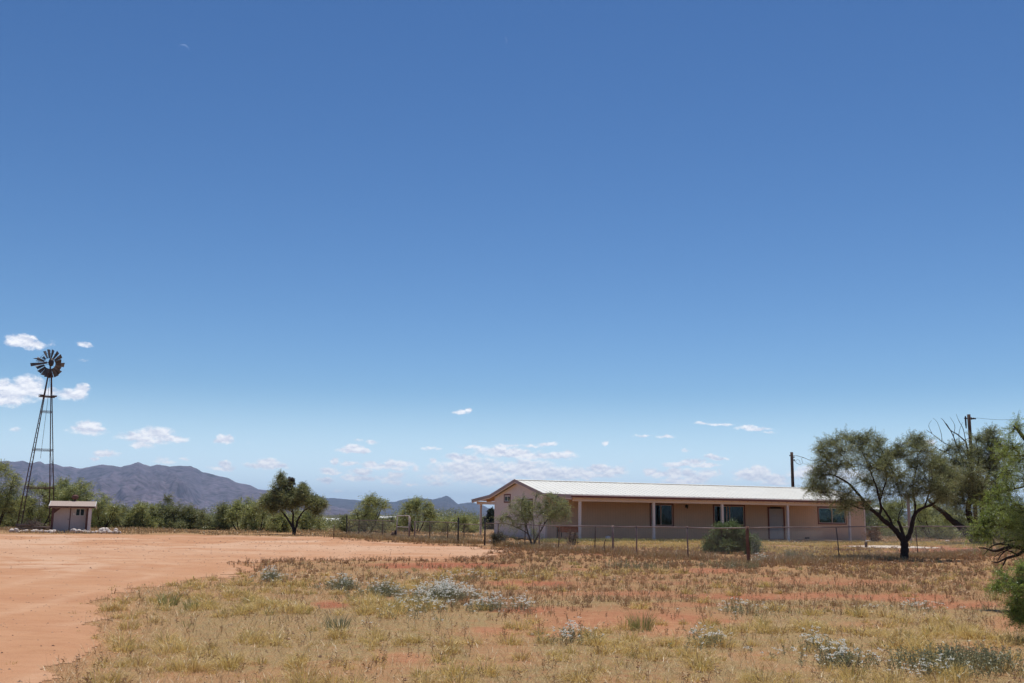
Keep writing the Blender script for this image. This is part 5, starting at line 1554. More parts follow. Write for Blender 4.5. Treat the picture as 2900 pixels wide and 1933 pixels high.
# --- round tree standing alone at the edge of the lot
pf = []
for (x, y, r, dens) in ((390, 640, 80, .9), (340, 690, 60, .8), (450, 700, 90, 1), (500, 590, 90, .9), (560, 680, 90, 1), (540, 790, 60, .9), (520, 860, 35, .6), (620, 560, 80, .9), (640, 660, 100, 1), (720, 520, 90, 1), (740, 640, 110, 1), (800, 560, 90, 1), (860, 650, 110, 1), (780, 430, 60, .7), (720, 330, 55, .5), (760, 280, 60, .6), (820, 340, 60, .6), (700, 240, 30, .35), (720, 120, 26, .4), (660, 170, 25, .3), (560, 460, 50, .4), (560, 370, 25, .25), (960, 560, 90, .9), (1000, 640, 100, 1), (1060, 500, 90, 1), (1120, 420, 70, .9), (1200, 400, 55, .8), (1140, 540, 100, 1), (1100, 650, 100, 1), (1220, 510, 80, .9), (1250, 610, 90, 1), (1320, 560, 70, .8), (1360, 650, 70, .8), (1250, 700, 70, .9), (1440, 640, 60, .7), (1480, 720, 70, .8), (1560, 680, 50, .6), (1600, 770, 55, .7), (1500, 820, 50, .6), (1480, 890, 40, .5), (960, 720, 90, .9), (860, 730, 70, .8), (760, 740, 70, .8)):
    pf.append((*Z8(x, y), r / 7.465 * 1.08, None, dens))
G = lambda *q: [(*Z8(*p), 0.0) for p in q]
limbs = [(G((985, 1395), (990, 1330), (1000, 1260)), .155, .13), (G((990, 1290), (940, 1180), (890, 1100), (830, 1000), (770, 920), (720, 860), (660, 790), (560, 720)), .105, .025), (G((1000, 1270), (970, 1180), (965, 1060), (975, 950), (960, 880), (930, 800), (900, 700), (930, 500), (930, 300)), .10, .02), (G((1010, 1270), (1045, 1180), (1060, 1090), (1110, 990), (1160, 910), (1220, 850), (1300, 810), (1340, 760), (1400, 700)), .09, .02), (G((960, 900), (890, 850), (800, 820), (720, 800)), .045, .02), (G((965, 920), (960, 840), (1000, 780), (1060, 700)), .045, .02), (G((1300, 810), (1350, 850), (1420, 860), (1480, 900)), .03, .012), (G((760, 300), (720, 220), (715, 120)), .02, .008)]
tree('mesquite_tree', 'round-crowned tree with a forked dark trunk alone at the edge of the dirt lot', 'tree', 832, 74.6, limbs, pf, L_MESQ, M_BARK, 14, spr=140, Ls=.55, m=11, ll=.12, lw=.036, twig_r=.012, nsub=7,
     extra=[('mistletoe_clump', [(*Z8(925, 200), 9, 0, 1.1), (*Z8(915, 300), 10, 0, 1.2), (*Z8(935, 400), 8, 0, 1.2)], L_MIST, 170)])


# --- bushes of the tree line
def bush(name, label, u, vtop, hw, Y, leaf, seed, dens=1.0, cat='shrub', group=None, ll=.2, lw=.07, spr=40, flat=.75, n=None, stems=4, low=.12, Ls=.45, m=7):
    rg = np.random.default_rng(seed)
    b = ground_at(u, Y); root = thing(name, label, cat, b, 0, group)
    mpx = Y / 2850; W = hw * mpx * 1.42; H = (at(u, vtop, Y).z - b.z) * 1.22
    n = n or int(12 + 10 * W * H / 6)
    pf = []
    for i in range(n):
        a = rg.uniform(0, 2 * PI); q = math.sqrt(rg.uniform(0, 1)); f = rg.uniform(low, 1)
        prof = math.sqrt(max(0.0, 1 - (max(f - .35, 0) / .72) ** 2)) * (0.75 + .25 * min(1, f / .3))
        pr = rg.uniform(.16, .30) * min(W, H)
        x = q * math.cos(a) * max(W * prof - pr * .6, .05); y = q * math.sin(a) * max(W * prof - pr * .6, .05) * flat
        z = f * H - pr * .5
        pf.append(((x, y, max(z, .12)), (pr, pr, pr * .85), dens * rg.uniform(.6, 1.2)))
    lim = []
    for i in range(stems):
        a = rg.uniform(0, 2 * PI); e = Vector((math.cos(a) * W * .55, math.sin(a) * W * .55 * flat, H * rg.uniform(.5, .8)))
        s = Vector((math.cos(a) * .15, math.sin(a) * .15, -.1))
        lim.append(([s, s.lerp(e, .4) + Vector((0, 0, -.05 * H)), e], .05 + .012 * H, .015))
    mbb, mbl = MB(), MB(); grow(mbb, mbl, lim, pf, rg, spr, Ls, m, ll, lw, .010, 6)
    mbb.build('stem', M_BARK, root, True); mbl.build('foliage', leaf, root)
    return root


GT = 'scrub trees along the far edge of the lot'
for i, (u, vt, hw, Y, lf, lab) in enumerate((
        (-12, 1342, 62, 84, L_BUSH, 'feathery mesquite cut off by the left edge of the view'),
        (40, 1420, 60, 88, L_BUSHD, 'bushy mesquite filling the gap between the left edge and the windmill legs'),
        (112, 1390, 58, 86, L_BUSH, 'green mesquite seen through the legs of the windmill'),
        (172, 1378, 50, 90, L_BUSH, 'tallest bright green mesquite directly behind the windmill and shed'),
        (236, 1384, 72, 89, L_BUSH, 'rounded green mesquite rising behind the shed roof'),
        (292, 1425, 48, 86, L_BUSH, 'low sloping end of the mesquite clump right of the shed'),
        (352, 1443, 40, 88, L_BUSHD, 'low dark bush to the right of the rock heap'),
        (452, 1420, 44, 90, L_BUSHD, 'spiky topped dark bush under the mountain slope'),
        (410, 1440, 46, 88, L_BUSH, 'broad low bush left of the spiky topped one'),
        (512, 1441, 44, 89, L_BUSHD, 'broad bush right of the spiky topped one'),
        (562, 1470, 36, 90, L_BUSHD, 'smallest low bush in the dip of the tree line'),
        (612, 1441, 44, 88, L_BUSHD, 'dark rounded bush standing left of the brighter thicket'),
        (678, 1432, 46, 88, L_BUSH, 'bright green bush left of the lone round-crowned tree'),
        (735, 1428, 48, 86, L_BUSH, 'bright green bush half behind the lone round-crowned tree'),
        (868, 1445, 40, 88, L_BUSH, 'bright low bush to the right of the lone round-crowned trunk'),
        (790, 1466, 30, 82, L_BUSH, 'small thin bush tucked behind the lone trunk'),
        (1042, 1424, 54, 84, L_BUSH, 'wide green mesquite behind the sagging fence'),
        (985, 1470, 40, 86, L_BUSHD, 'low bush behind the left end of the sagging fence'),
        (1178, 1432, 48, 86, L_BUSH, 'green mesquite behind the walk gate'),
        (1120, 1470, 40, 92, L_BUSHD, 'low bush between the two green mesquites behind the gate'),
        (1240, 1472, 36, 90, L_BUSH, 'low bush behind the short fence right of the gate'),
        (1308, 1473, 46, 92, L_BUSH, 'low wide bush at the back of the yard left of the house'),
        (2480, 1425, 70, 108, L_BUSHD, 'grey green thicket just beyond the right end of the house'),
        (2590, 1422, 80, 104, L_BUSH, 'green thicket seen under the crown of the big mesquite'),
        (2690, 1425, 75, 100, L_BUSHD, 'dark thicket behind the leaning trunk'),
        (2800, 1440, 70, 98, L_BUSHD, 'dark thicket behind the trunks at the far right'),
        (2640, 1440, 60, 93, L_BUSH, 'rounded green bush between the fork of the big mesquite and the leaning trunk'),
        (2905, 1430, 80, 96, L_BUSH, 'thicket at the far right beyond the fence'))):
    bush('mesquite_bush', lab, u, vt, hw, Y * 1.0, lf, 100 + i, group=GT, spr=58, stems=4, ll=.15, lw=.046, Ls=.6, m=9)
bush('orange_weed', 'rusty orange dry bush at the right end of the house wall', 2474, 1502, 18, 72, leaf_mat('dry_weed', [(0.26, 0.10, 0.04), (0.34, 0.16, 0.07), (0.2, 0.12, 0.05)], .2), 171, dens=.7, spr=36, ll=.10, lw=.03, n=14)
# creosote-like bush inside the fence
bush('creosote_bush', 'dense dark green bush behind the front fence near the wooden corner post', 2064, 1500, 66, 46.0, L_CREO, 180, spr=75, ll=.085, lw=.026, Ls=.3, m=9, n=60, stems=9, flat=.8, low=.05)
bush('creosote_bush', 'feathery upright shoot of green bush beside the porch post', 2082, 1483, 15, 46.6, L_CREO, 181, dens=.8, spr=40, ll=.085, lw=.026, Ls=.3, m=8, n=14, stems=4)
bush('weed_bush', 'grey green weed bush at the left corner of the gable wall', 1411, 1517, 18, 52.5, leaf_mat('grey_weed', [(0.10, 0.115, 0.06), (0.14, 0.155, 0.085), (0.17, 0.17, 0.10)], .25), 183, dens=.8, spr=45, ll=.07, lw=.02, Ls=.28, m=8, n=16, stems=6)
bush('dry_shrub', 'brown dead shrub on the porch in front of the red table', 1618, 1509, 18, 57, leaf_mat('dead_twig_leaf', [(0.16, 0.09, 0.05), (0.24, 0.15, 0.09), (0.30, 0.2, 0.12)], .2), 184, dens=.4, spr=26, ll=.07, lw=.015, Ls=.3, m=6, n=14, stems=8)
# dark cypress behind the house
for (u, vt, hw, lab) in ((1390, 1444, 10, 'dark conifer seen behind the back porch, the taller of the pair'), (1376, 1470, 9, 'small dark conifer left of the taller one behind the back porch')):
    b = ground_at(u, 118); root = thing('conifer', lab, 'tree', b); H = at(u, vt, 118).z - b.z; rg = np.random.default_rng(u)
    pf = []
    for i in range(34):
        f = rg.uniform(.12, 1); w = hw * 118 / 2850 * (1 - .65 * f) * 1.05; a = rg.uniform(0, 6.28)
        pf.append(((math.cos(a) * w * .6, math.sin(a) * w * .6, f * H - .1), (.30, .30, .34), 1))
    mbb, mbl = MB(), MB(); grow(mbb, mbl, [([(0, 0, -.1), (0, 0, H * .5), (0, 0, H * .95)], .10, .02)], pf, rg, 30, .3, 7, .2, .07, .01, 4)
    mbb.build('trunk', M_BARK, root, True); mbl.build('crown', L_CONI, root)

# --- the scrub plain beyond, one mass
def scrub():
    rg = np.random.default_rng(77)
    mbl = MB()
    n = 1500
    Y = 96 + (rg.random(n) ** 1.6) * 420; k = rg.uniform(-.62, .60, n)
    X = Y * k; Z = hgt(X, Y)
    # keep the view to the far roofs open
    for (x, y, z) in zip(X, Y, Z):
        uu, vv, _ = project(np.array([x]), np.array([y]), np.array([z])); u = uu[0]
        h = rg.uniform(1.2, 2.9); w = h * rg.uniform(.7, 1.3)
        if (870 < u < 985 and y < 188) or (1060 < u < 1120 and y < 238) or (2730 < u < 2860 and y < 158) or (2480 < u < 2540 and y < 116): h *= .45; w *= .6
        if 1380 < u < 2440 and y < 125: continue
        q = 90 if y < 200 else 34
        e = unit(rg.normal(size=(q, 3))) * rg.uniform(.5, 1, (q, 1)); e[:, 2] = np.abs(e[:, 2])
        S = np.array([x, y, z + .1]) + e * np.array([w, w, h]) * .8
        sc_ = max(.13, y / 950)
        leaf_sprays(mbl, S, unit(e + rg.normal(size=(q, 3)) * .5), .7, 5, sc_ * 1.5, sc_ * .55, rg)
    o = mbl.build('scrubland', L_BUSHD); tag(o, kind='stuff')


scrub()
# ------------------------------------------------------------------ grass and weeds
M_STRAW = leaf_mat('straw', [(0.32, 0.17, 0.06), (0.78, 0.55, 0.18), (0.90, 0.70, 0.30), (0.82, 0.60, 0.20), (0.56, 0.45, 0.14), (0.28, 0.24, 0.08)], .42, clump=.8, tuft=.78, tscale=2.4)
M_STRAWL = leaf_mat('bleached_straw', [(0.62, 0.48, 0.25), (0.48, 0.355, 0.18), (0.26, 0.165, 0.085), (0.76, 0.61, 0.34)], .15, clump=2)
M_STRAWT = leaf_mat('mixed_tall_straw', [(0.30, 0.20, 0.09), (0.50, 0.38, 0.19), (0.58, 0.45, 0.26), (0.26, 0.25, 0.09), (0.34, 0.19, 0.10)], .25, clump=.8)
M_BROWN = leaf_mat('dry_brown_weed', [(0.22, 0.11, 0.055), (0.36, 0.19, 0.095), (0.50, 0.31, 0.165), (0.34, 0.235, 0.10)], .2, clump=1)
M_GREENW = leaf_mat('grey_green_weed', [(0.17, 0.20, 0.10), (0.25, 0.27, 0.145), (0.31, 0.31, 0.18)], .28, clump=1.5)
M_GREENG = leaf_mat('green_grass', [(0.195, 0.240, 0.068), (0.300, 0.315, 0.105), (0.390, 0.375, 0.150)], .3, clump=1.5)
t = NT('white_petals'); d_ = t.n('ShaderNodeBsdfDiffuse'); d_.inputs['Color'].default_value = (0.84, 0.83, 0.77, 1); tr_ = t.n('ShaderNodeBsdfTranslucent'); tr_.inputs['Color'].default_value = (.7, .72, .66, 1)
mx_ = t.n('ShaderNodeMixShader'); mx_.inputs[0].default_value = .3; t.l(d_.outputs[0], mx_.inputs[1]); t.l(tr_.outputs[0], mx_.inputs[2]); t.l(mx_.outputs[0], t.out.inputs['Surface'])
M_PETAL = t.m


def blades(mb, P, per, hmin, hmax, spread, width, rg, base_r=.04, lean=1.0, curve=.6):
    """grass tufts at points P (n,3): per blades each"""
    n = len(P)
    if n == 0: return
    per = np.broadcast_to(per, (n,)).astype(int)
    idx = np.repeat(np.arange(n), per); N = len(idx)
    a = rg.uniform(0, 2 * PI, N); s = np.sqrt(rg.random(N))
    hh = np.broadcast_to(hmax, (n,))[idx]; hl = np.broadcast_to(hmin, (n,))[idx]
    h = hl + (hh - hl) * rg.random(N)
    br = np.broadcast_to(base_r, (n,))[idx] * s
    out = np.stack([np.cos(a), np.sin(a), np.zeros(N)], -1)
    B = P[idx] + out * br[:, None]
    tilt = np.broadcast_to(spread, (n,))[idx] * (0.25 + .9 * s) * lean * rg.uniform(.5, 1.4, N)
    M = B + out * (h * np.sin(tilt) * .45)[:, None] + np.array([0, 0, 1.0]) * (h * np.cos(tilt) * .55)[:, None]
    T = B + out * (h * np.sin(tilt) * (1 + curve * rg.random(N)))[:, None] + np.array([0, 0, 1.0]) * (h * np.cos(tilt * (1 + .4 * curve)))[:, None]
    w = np.broadcast_to(width, (n,))[idx] * rg.uniform(.7, 1.3, N)
    yaw = rg.uniform(0, 2 * PI, N); sd_ = np.stack([np.cos(yaw), np.sin(yaw), np.zeros(N)], -1)
    B[:, 2] -= .015
    V = np.empty((N, 5, 3)); V[:, 0] = B - sd_ * w[:, None] * .5; V[:, 1] = B + sd_ * w[:, None] * .5; V[:, 2] = M + sd_ * w[:, None] * .4; V[:, 3] = M - sd_ * w[:, None] * .4; V[:, 4] = T
    k = np.arange(N)[:, None] * 5
    F = np.concatenate([k + np.array([[0, 1, 2, 3]]), k + np.array([[3, 2, 4, 4]])])
    mb.add(V.reshape(-1, 3), F)


def stalks(mb, P, per, h, rg, leaf=.03, lw=.010, sw=.004):
    """upright leafy weeds: a few stalks, short leaves all along them"""
    n = len(P); per = np.broadcast_to(per, (n,)).astype(int); idx = np.repeat(np.arange(n), per); N = len(idx)
    if N == 0: return
    hh = np.broadcast_to(h, (n,))[idx] * rg.uniform(.5, 1.15, N)
    o = rg.normal(size=(N, 3)) * np.array([1, 1, 0]); S = P[idx] + o * .05 * np.minimum(hh / .2, 1.5)[:, None]
    D = unit(o * .25 + np.array([0, 0, 1.0])); E = S + D * hh[:, None]
    lf = np.broadcast_to(leaf, (n,))[idx]; lww = np.broadcast_to(lw, (n,))[idx]; sww = np.broadcast_to(sw, (n,))[idx]
    mb.rods(S - np.array([0, 0, .02]), E, sww, sww * .5, 3)
    m = 9
    t = (np.arange(m)[None] + rg.uniform(0, .9, (N, m))) / m * .9 + .1
    Q = S[:, None] + D[:, None] * (t * hh[:, None])[..., None]
    ld = unit(rg.normal(size=(N, m, 3)) * np.array([1, 1, .3]) + np.array([0, 0, .55])); ln = unit(np.cross(ld, rg.normal(size=(N, m, 3))))
    L_ = (lf[:, None] * rg.uniform(.6, 1.3, (N, m)))[..., None]; W_ = lww[:, None, None]
    V = np.stack([Q, Q + ld * L_ * .5 + ln * W_ * .5, Q + ld * L_, Q + ld * L_ * .5 - ln * W_ * .5], 2).reshape(-1, 3)
    mb.add(V, np.arange(len(V)).reshape(-1, 4))


def sample(n, y0, y1, rg, p=1.0, wid=.76):
    if wid == .76: n = int(n * 1.26)
    """n random ground points, evenly spread over the wedge in front of the camera"""
    q = rg.random(n)
    Y = np.sqrt(y0 ** 2 + (y1 ** 2 - y0 ** 2) * q ** p)
    X = rg.uniform(-wid, wid, n) * Y
    return X, Y


def fields(X, Y):
    u, v, w = project(X, Y, np.zeros_like(X))
    dm = drive_mask(X, Y)
    sand = sand_field(u, v, X, Y)
    n1 = fbm(X * .35, Y * .35, 201, 4); n2 = fbm(X * 1.4, Y * 1.4, 207, 3)
    straw = sstep(.30, .62, n1 * .6 + n2 * .4)
    # left middle meadow and the whole near strip are straw; the middle right is brown weed
    near = sstep(1735, 1800, v + (n1 - .5) * 90)
    leftm = sstep(1330, 1180, u + (n1 - .5) * 200) * sstep(1632, 1662, v + (n2 - .5) * 20)
    right = sstep(1950, 2150, u) * sstep(1715, 1765, v)
    band = np.exp(-((v - 1628 + (u - 1500) * .012) / 12.0) ** 2) * sstep(1000, 1150, u) * sstep(2050, 1700, u)
    ws = np.clip(np.maximum(np.maximum(near, leftm), np.maximum(right, band)), 0.10, 1)
    # under the fence, tall straw
    yard = (v < 1600) & (u > 1180)
    wb = sstep(1200, 1330, u + (n1 - .5) * 260) * sstep(1550, 1562, v) * sstep(1790, 1730, v + (n2 - .5) * 60)
    wb = np.maximum(wb, sstep(640, 760, u) * sstep(1582, 1592, v) * sstep(1668, 1640, v) * .75)
    return dict(u=u, v=v, dm=dm, sand=sand, n1=n1, n2=n2, ws=ws, wb=wb, straw=straw, yard=yard)


def px_w(Y, k=.45):
    """blade width that stays about k render pixels wide"""
    return np.maximum(.004, k * Y / 1005)


def plant_all():
    rg = np.random.default_rng(301)
    # 1. straw bunch grass: big tussocks apart from each other, small ones between
    X, Y = sample(12500, 8.2, 44, rg, 1.15)
    f = fields(X, Y)
    gapn = sstep(.34, .56, fbm(X * 1.1, Y * 1.1, 241, 3))
    p = f['ws'] * (.25 + .8 * f['straw']) * (1 - .97 * f['sand']) * (.12 + .88 * gapn) * (1 - soft_drive(X, Y)) ** .8; keep = (rg.random(len(X)) < p * .8) & ~f['dm'] & (f['v'] > 1597)
    X, Y = X[keep], Y[keep]
    P = np.stack([X, Y, hgt(X, Y)], -1)
    size = np.clip(rg.lognormal(.0, .42, len(X)), .4, 2.0)
    mb = MB()
    per = np.clip((105 - Y * 2.3) * np.minimum(size, 1.5), 12, 140)
    blades(mb, P, per, .05 * size, .185 * np.minimum(size, 1.45), .95, px_w(Y, .55), rg, base_r=.075 * size, curve=1.0)
    old = size > .85
    mo_ = MB(); blades(mo_, P[old], np.clip(30 - Y[old] * .6, 6, 30), .03, .09 * size[old], .85, px_w(Y[old], .55), rg, base_r=.085 * size[old], curve=.8)
    tag(mo_.build('old_thatch', M_BROWN), kind='stuff')
    X, Y = sample(34000, 8.2, 44, rg, 1.2); f = fields(X, Y)
    p = f['ws'] * (.06 + 1.0 * f['straw'] ** 1.5) * (1 - .97 * f['sand']) * sstep(.36, .58, fbm(X * 1.1, Y * 1.1, 241, 3)); edge = f['dm'] & ~(drive_mask(X + .8, Y) & drive_mask(X, Y - .8)); keep = (rg.random(len(X)) < p * .62 * np.where(edge, .22, 1)) & (~f['dm'] | edge) & (f['v'] > 1597); X, Y = X[keep], Y[keep]
    size = rg.lognormal(0, .35, len(X))
    blades(mb, np.stack([X, Y, hgt(X, Y)], -1), np.clip(17 - Y * .25, 7, 16), 0.015 * size, .085 * np.minimum(size, 1.5), 1.0, px_w(Y, .5), rg, base_r=.045 * size, curve=.9)
    o = mb.build('dry_grass', M_STRAW); tag(o, kind='stuff')
    print('straw', sum(len(x) for x in mb.V) // 5)
    # 2. fallen bleached straw lying flat
    X, Y = sample(90000, 8.2, 30, rg, 1.5); f = fields(X, Y)
    keep = (rg.random(len(X)) < np.maximum(f['ws'], .45 * f['wb']) * (1 - .92 * f['sand']) * .55) & ~f['dm']; X, Y = X[keep], Y[keep]
    mb = MB(); blades(mb, np.stack([X, Y, hgt(X, Y) + .012], -1), 3, .05, .20, 1.5, px_w(Y, .30), rg, base_r=.10, lean=1.1, curve=.1)
    o = mb.build('fallen_straw', M_STRAWL); tag(o, kind='stuff')
    # 3. brown weeds
    X, Y = sample(60000, 11, 62, rg, 1.15); f = fields(X, Y)
    clump = sstep(.36, .60, f['n2'] * .6 + f['n1'] * .4)
    p = f['wb'] * (.05 + .75 * clump * sstep(.35, .6, fbm(X * 2.6, Y * 2.6, 223, 3))) * (1 - .95 * f['sand'])
    keep = (rg.random(len(X)) < p) & ~f['dm']; X, Y = X[keep], Y[keep]
    mb = MB(); P = np.stack([X, Y, hgt(X, Y)], -1)
    k = np.maximum(1, Y / 22)
    sz = rg.lognormal(0, .3, len(X))
    stalks(mb, P, 3, .13 * sz, rg, .03 * k, .009 * k, .003 * k)
    half_ = rg.random(len(X)) < .4
    blades(mb, P[half_], 9, .04, .15, .7, px_w(Y[half_], .40), rg, base_r=.05)
    # stray dark stalks in the near grass
    X, Y = sample(2600, 8.2, 24, rg, 1.2); f = fields(X, Y); keep = (rg.random(len(X)) < .35) & ~f['dm']; X, Y = X[keep], Y[keep]
    stalks(mb, np.stack([X, Y, hgt(X, Y)], -1), 2, .12, rg, .03, .010, .003)
    # litter along the driveway edge and in the lot
    X, Y = sample(16000, 18, 60, rg, 1.0); f = fields(X, Y)
    near_edge = drive_mask(X, Y + 1.2) ^ drive_mask(X, Y - 1.2)
    keep = near_edge & (rg.random(len(X)) < .32) & (f['u'] > 560); X, Y = X[keep], Y[keep]; k = Y / 22
    stalks(mb, np.stack([X, Y, hgt(X, Y)], -1), 3, .12, rg, .03 * k, .009 * k, .003 * k)
    o = mb.build('brown_weeds', M_BROWN); tag(o, kind='stuff')
    # 4. tall straw along the fences and grass in the yard
    s_ = rg.uniform(-9.0, 20, 9000); off = rg.normal(size=9000) * 1.0
    sF = rg.uniform(-1, 38, 15000); off = rg.normal(size=15000) * .9 + .35
    nrm = Vector((FD.y, -FD.x, 0)) * -1
    X = FC.x + FD.x * sF - nrm.x * off; Y = FC.y + FD.y * sF - nrm.y * off
    gap = (sF > on_line(1366)) & (sF < on_line(1303))
    nz = fbm(X * .8, Y * .8, 401, 3)
    keep = ~gap & (rg.random(len(X)) < sstep(.40, .66, nz) * np.interp(sF, [0, 4, 9, 20, 38], [.18, .25, .6, .8, .6])); X, Y, sF = X[keep], Y[keep], sF[keep]
    mb = MB(); blades(mb, np.stack([X, Y, hgt(X, Y)], -1), 8, .08, .40, .45, px_w(Y, .38), rg, base_r=.14, curve=.7)
    sF = rg.uniform(0, 26, 5000); off = rg.normal(size=5000) * .9 + .2
    X = FC.x + FD2.x * sF + FD2.y * off; Y = FC.y + FD2.y * sF - FD2.x * off; keep = rg.random(len(X)) < sstep(.35, .65, fbm(X * .8, Y * .8, 405, 3)) * .7; X, Y = X[keep], Y[keep]
    blades(mb, np.stack([X, Y, hgt(X, Y)], -1), 8, .08, .30, .4, px_w(Y, .42), rg, base_r=.12, curve=.7)
    # strip at the far edge of the lot and round the shed, and the tree line foot
    X, Y = sample(26000, 66, 98, rg, 1.0, .56); f = fields(X, Y)
    hx = (X - HB.x) * E1.x + (Y - HB.y) * E1.y; hy = (X - HB.x) * E2.x + (Y - HB.y) * E2.y
    inh = (hx > -.2) & (hx < XE + .4) & (hy > -.3)
    keep = ~f['dm'] & ~inh & (rg.random(len(X)) < sstep(.36, .62, f['n1']) * .62); X, Y = X[keep], Y[keep]
    blades(mb, np.stack([X, Y, hgt(X, Y)], -1), 5, .08, .32, .5, px_w(Y, .45), rg, base_r=.25, curve=.7)
    o = mb.build('tall_dry_grass', M_STRAWT); tag(o, kind='stuff')
    # 5. yard grass in front of the porch: straw with a green rim by the slab
    X, Y = sample(95000, 38, 82, rg, 1.0, .56)
    hx = (X - HB.x) * E1.x + (Y - HB.y) * E1.y; hy = (X - HB.x) * E2.x + (Y - HB.y) * E2.y
    fs = (X - FC.x) * FD.x + (Y - FC.y) * FD.y; fo = (X - FC.x) * nrm.x + (Y - FC.y) * nrm.y
    inside = ((X - FC.x) * FD.y - (Y - FC.y) * FD.x > 0) & ((X - FC.x) * FD2.y - (Y - FC.y) * FD2.x < 0)
    nn = fbm(X * .5, Y * .5, 431, 4)
    yard = inside & (hy < -.4) & (hy > -30) & (hx > -3) & (hx < 75)
    uu_ = project(X, Y, np.zeros_like(X)); onpath = (uu_[0] > 2380) & (uu_[0] < 2690) & (Y > 55.5) & (Y < 64.5)
    yard = yard & ~onpath & (rg.random(len(X)) > .85 * sand_field(uu_[0], uu_[1], X, Y) * (uu_[0] > 2380))
    gr = yard & (hy > -3.2) & (rg.random(len(X)) < .75 * sstep(.3, .55, nn) + .1)
    st = yard & ~gr & (rg.random(len(X)) < sstep(.34, .62, nn) * .8)
    mb = MB(); P = np.stack([X[gr], Y[gr], hgt(X[gr], Y[gr])], -1)
    blades(mb, P, 7, .06, np.interp(hx[gr], [0, 10, 20, 30], [.34, .30, .16, .10]), .5, px_w(Y[gr], .42), rg, base_r=.16, curve=.6)
    X2, Y2 = sample(2600, 14, 40, rg, 1.0, .5); f2 = fields(X2, Y2); k2 = (rg.random(len(X2)) < .20) & ~f2['dm'] & (f2['sand'] < .3); X2, Y2 = X2[k2], Y2[k2]
    blades(mb, np.stack([X2, Y2, hgt(X2, Y2)], -1), 12, .04, .17, .6, px_w(Y2, .42), rg, base_r=.09)
    o = mb.build('green_grass', M_GREENG); tag(o, kind='stuff')
    mb = MB(); P = np.stack([X[st], Y[st], hgt(X[st], Y[st])], -1)
    blades(mb, P, 6, .05, .20, .6, px_w(Y[st], .42), rg, base_r=.18, curve=.7)
    o = mb.build('yard_grass', M_STRAW); tag(o, kind='stuff')
    # 6. pebbles and clods
    mb = MB(); X, Y = sample(26000, 8.5, 60, rg, 1.5); f = fields(X, Y)
    keep = (rg.random(len(X)) < np.where(f['dm'], .42, .14)); X, Y = X[keep], Y[keep]
    O = np.array([(1, 0, 0), (-1, 0, 0), (0, 1, 0), (0, -1, 0), (0, 0, 1), (0, 0, -1.0)]); FO = np.array([(0, 2, 4), (2, 1, 4), (1, 3, 4), (3, 0, 4), (2, 0, 5), (1, 2, 5), (3, 1, 5), (0, 3, 5)])
    n = len(X); s = (np.minimum(rg.lognormal(-4.35, .55, n), .030) * np.maximum(1, Y / 24))[:, None, None]
    V = O[None] * s * rg.uniform(.5, 1.2, (n, 6, 1)) * np.array([1, 1, .6]); V += np.stack([X, Y, hgt(X, Y) + .006], -1)[:, None]
    FF = (np.arange(n)[:, None, None] * 6 + FO[None]).reshape(-1, 3); FF = np.column_stack([FF, FF[:, 2]])
    mb.add(V.reshape(-1, 3), FF); o = mb.build('pebbles', simple('pebble', (0.16, 0.075, 0.045), (0.50, 0.33, 0.22), 30, .9, 0, lo=.40, hi=.62)); tag(o, kind='stuff')


plant_all()


# ------------------------------------------------------------------ white-flowered weeds, each patch a thing
def flower_patch(label, u, v, ru, rv, n, seed, h=.26, heads=5, leaf=M_GREENW, name='wildflower_patch', green=1.0):
    rg = np.random.default_rng(seed)
    d = ray(u, v); t_ = -EYE / d.z; b = Vector((d.x * t_, d.y * t_, 0)); b.z = gz(b)
    root = thing(name, label, 'flowers', b)
    q = np.abs(rg.normal(size=n)) * .8; a = rg.uniform(0, 2 * PI, n)
    uu = u + q * np.cos(a) * ru; vv = v + q * np.sin(a) * rv
    n_ = n
    D = (np.stack([(uu - CX) / F_PX, -(vv - CY) / F_PX, -np.ones(n)], -1)) @ CAM_N.T
    t_ = -EYE / D[:, 2]; X = D[:, 0] * t_; Y = D[:, 1] * t_
    P = np.stack([X, Y, hgt(X, Y)], -1) - np.array(tuple(b))
    k = max(1.0, b.y / 22)
    hv = h * np.clip(1.15 - .45 * q, .35, 1.2) * rg.uniform(.55, 1.2, n)
    mb = MB(); stalks(mb, P, max(1, int(2.4 * green + .5)), hv, rg, .04 * k, .010 * k, .0028 * k); mb.build('foliage', leaf, root)
    mb = MB()
    idx = np.repeat(np.arange(n), rg.integers(0, heads, n)); N = len(idx)
    C = P[idx] + np.stack([rg.normal(size=N) * .05 * k, rg.normal(size=N) * .05 * k, hv[idx] * rg.uniform(.75, 1.25, N)], -1)
    mb.rods(C - np.array([0, 0, h * .3]), C, .002 * k, .002 * k, 3)
    mbs = mb
    m = 8
    Q = C[:, None] + rg.normal(size=(N, m, 3)) * np.array([.012, .012, .006]) * k
    r = (rg.uniform(.0048, .0096, (N, m, 1, 1)) * k)
    O = np.array([(1, 0, 0), (0, 1, 0), (-1, 0, 0), (0, -1, 0), (0, 0, .7), (0, 0, -.5)]); FO = np.array([(0, 1, 4), (1, 2, 4), (2, 3, 4), (3, 0, 4), (1, 0, 5), (2, 1, 5), (3, 2, 5), (0, 3, 5)])
    V = Q[:, :, None] + O[None, None] * r
    FQ = np.column_stack([(np.arange(m)[:, None, None] * 6 + FO[None]).reshape(-1, 3), (np.arange(m)[:, None, None] * 6 + FO[None]).reshape(-1, 3)[:, 2]])
    if N <= 100:
        for i in range(N):
            mf = MB(); mf.add(V[i].reshape(-1, 3), FQ); mf.build('flower_head', M_PETAL, root)
    else:
        mf = MB(); mf.add(V.reshape(-1, 3), (np.arange(N)[:, None, None] * 6 * m + FQ[None]).reshape(-1, 4)); tag(mf.build('flower_heads', M_PETAL, root), kind='stuff')
    return root


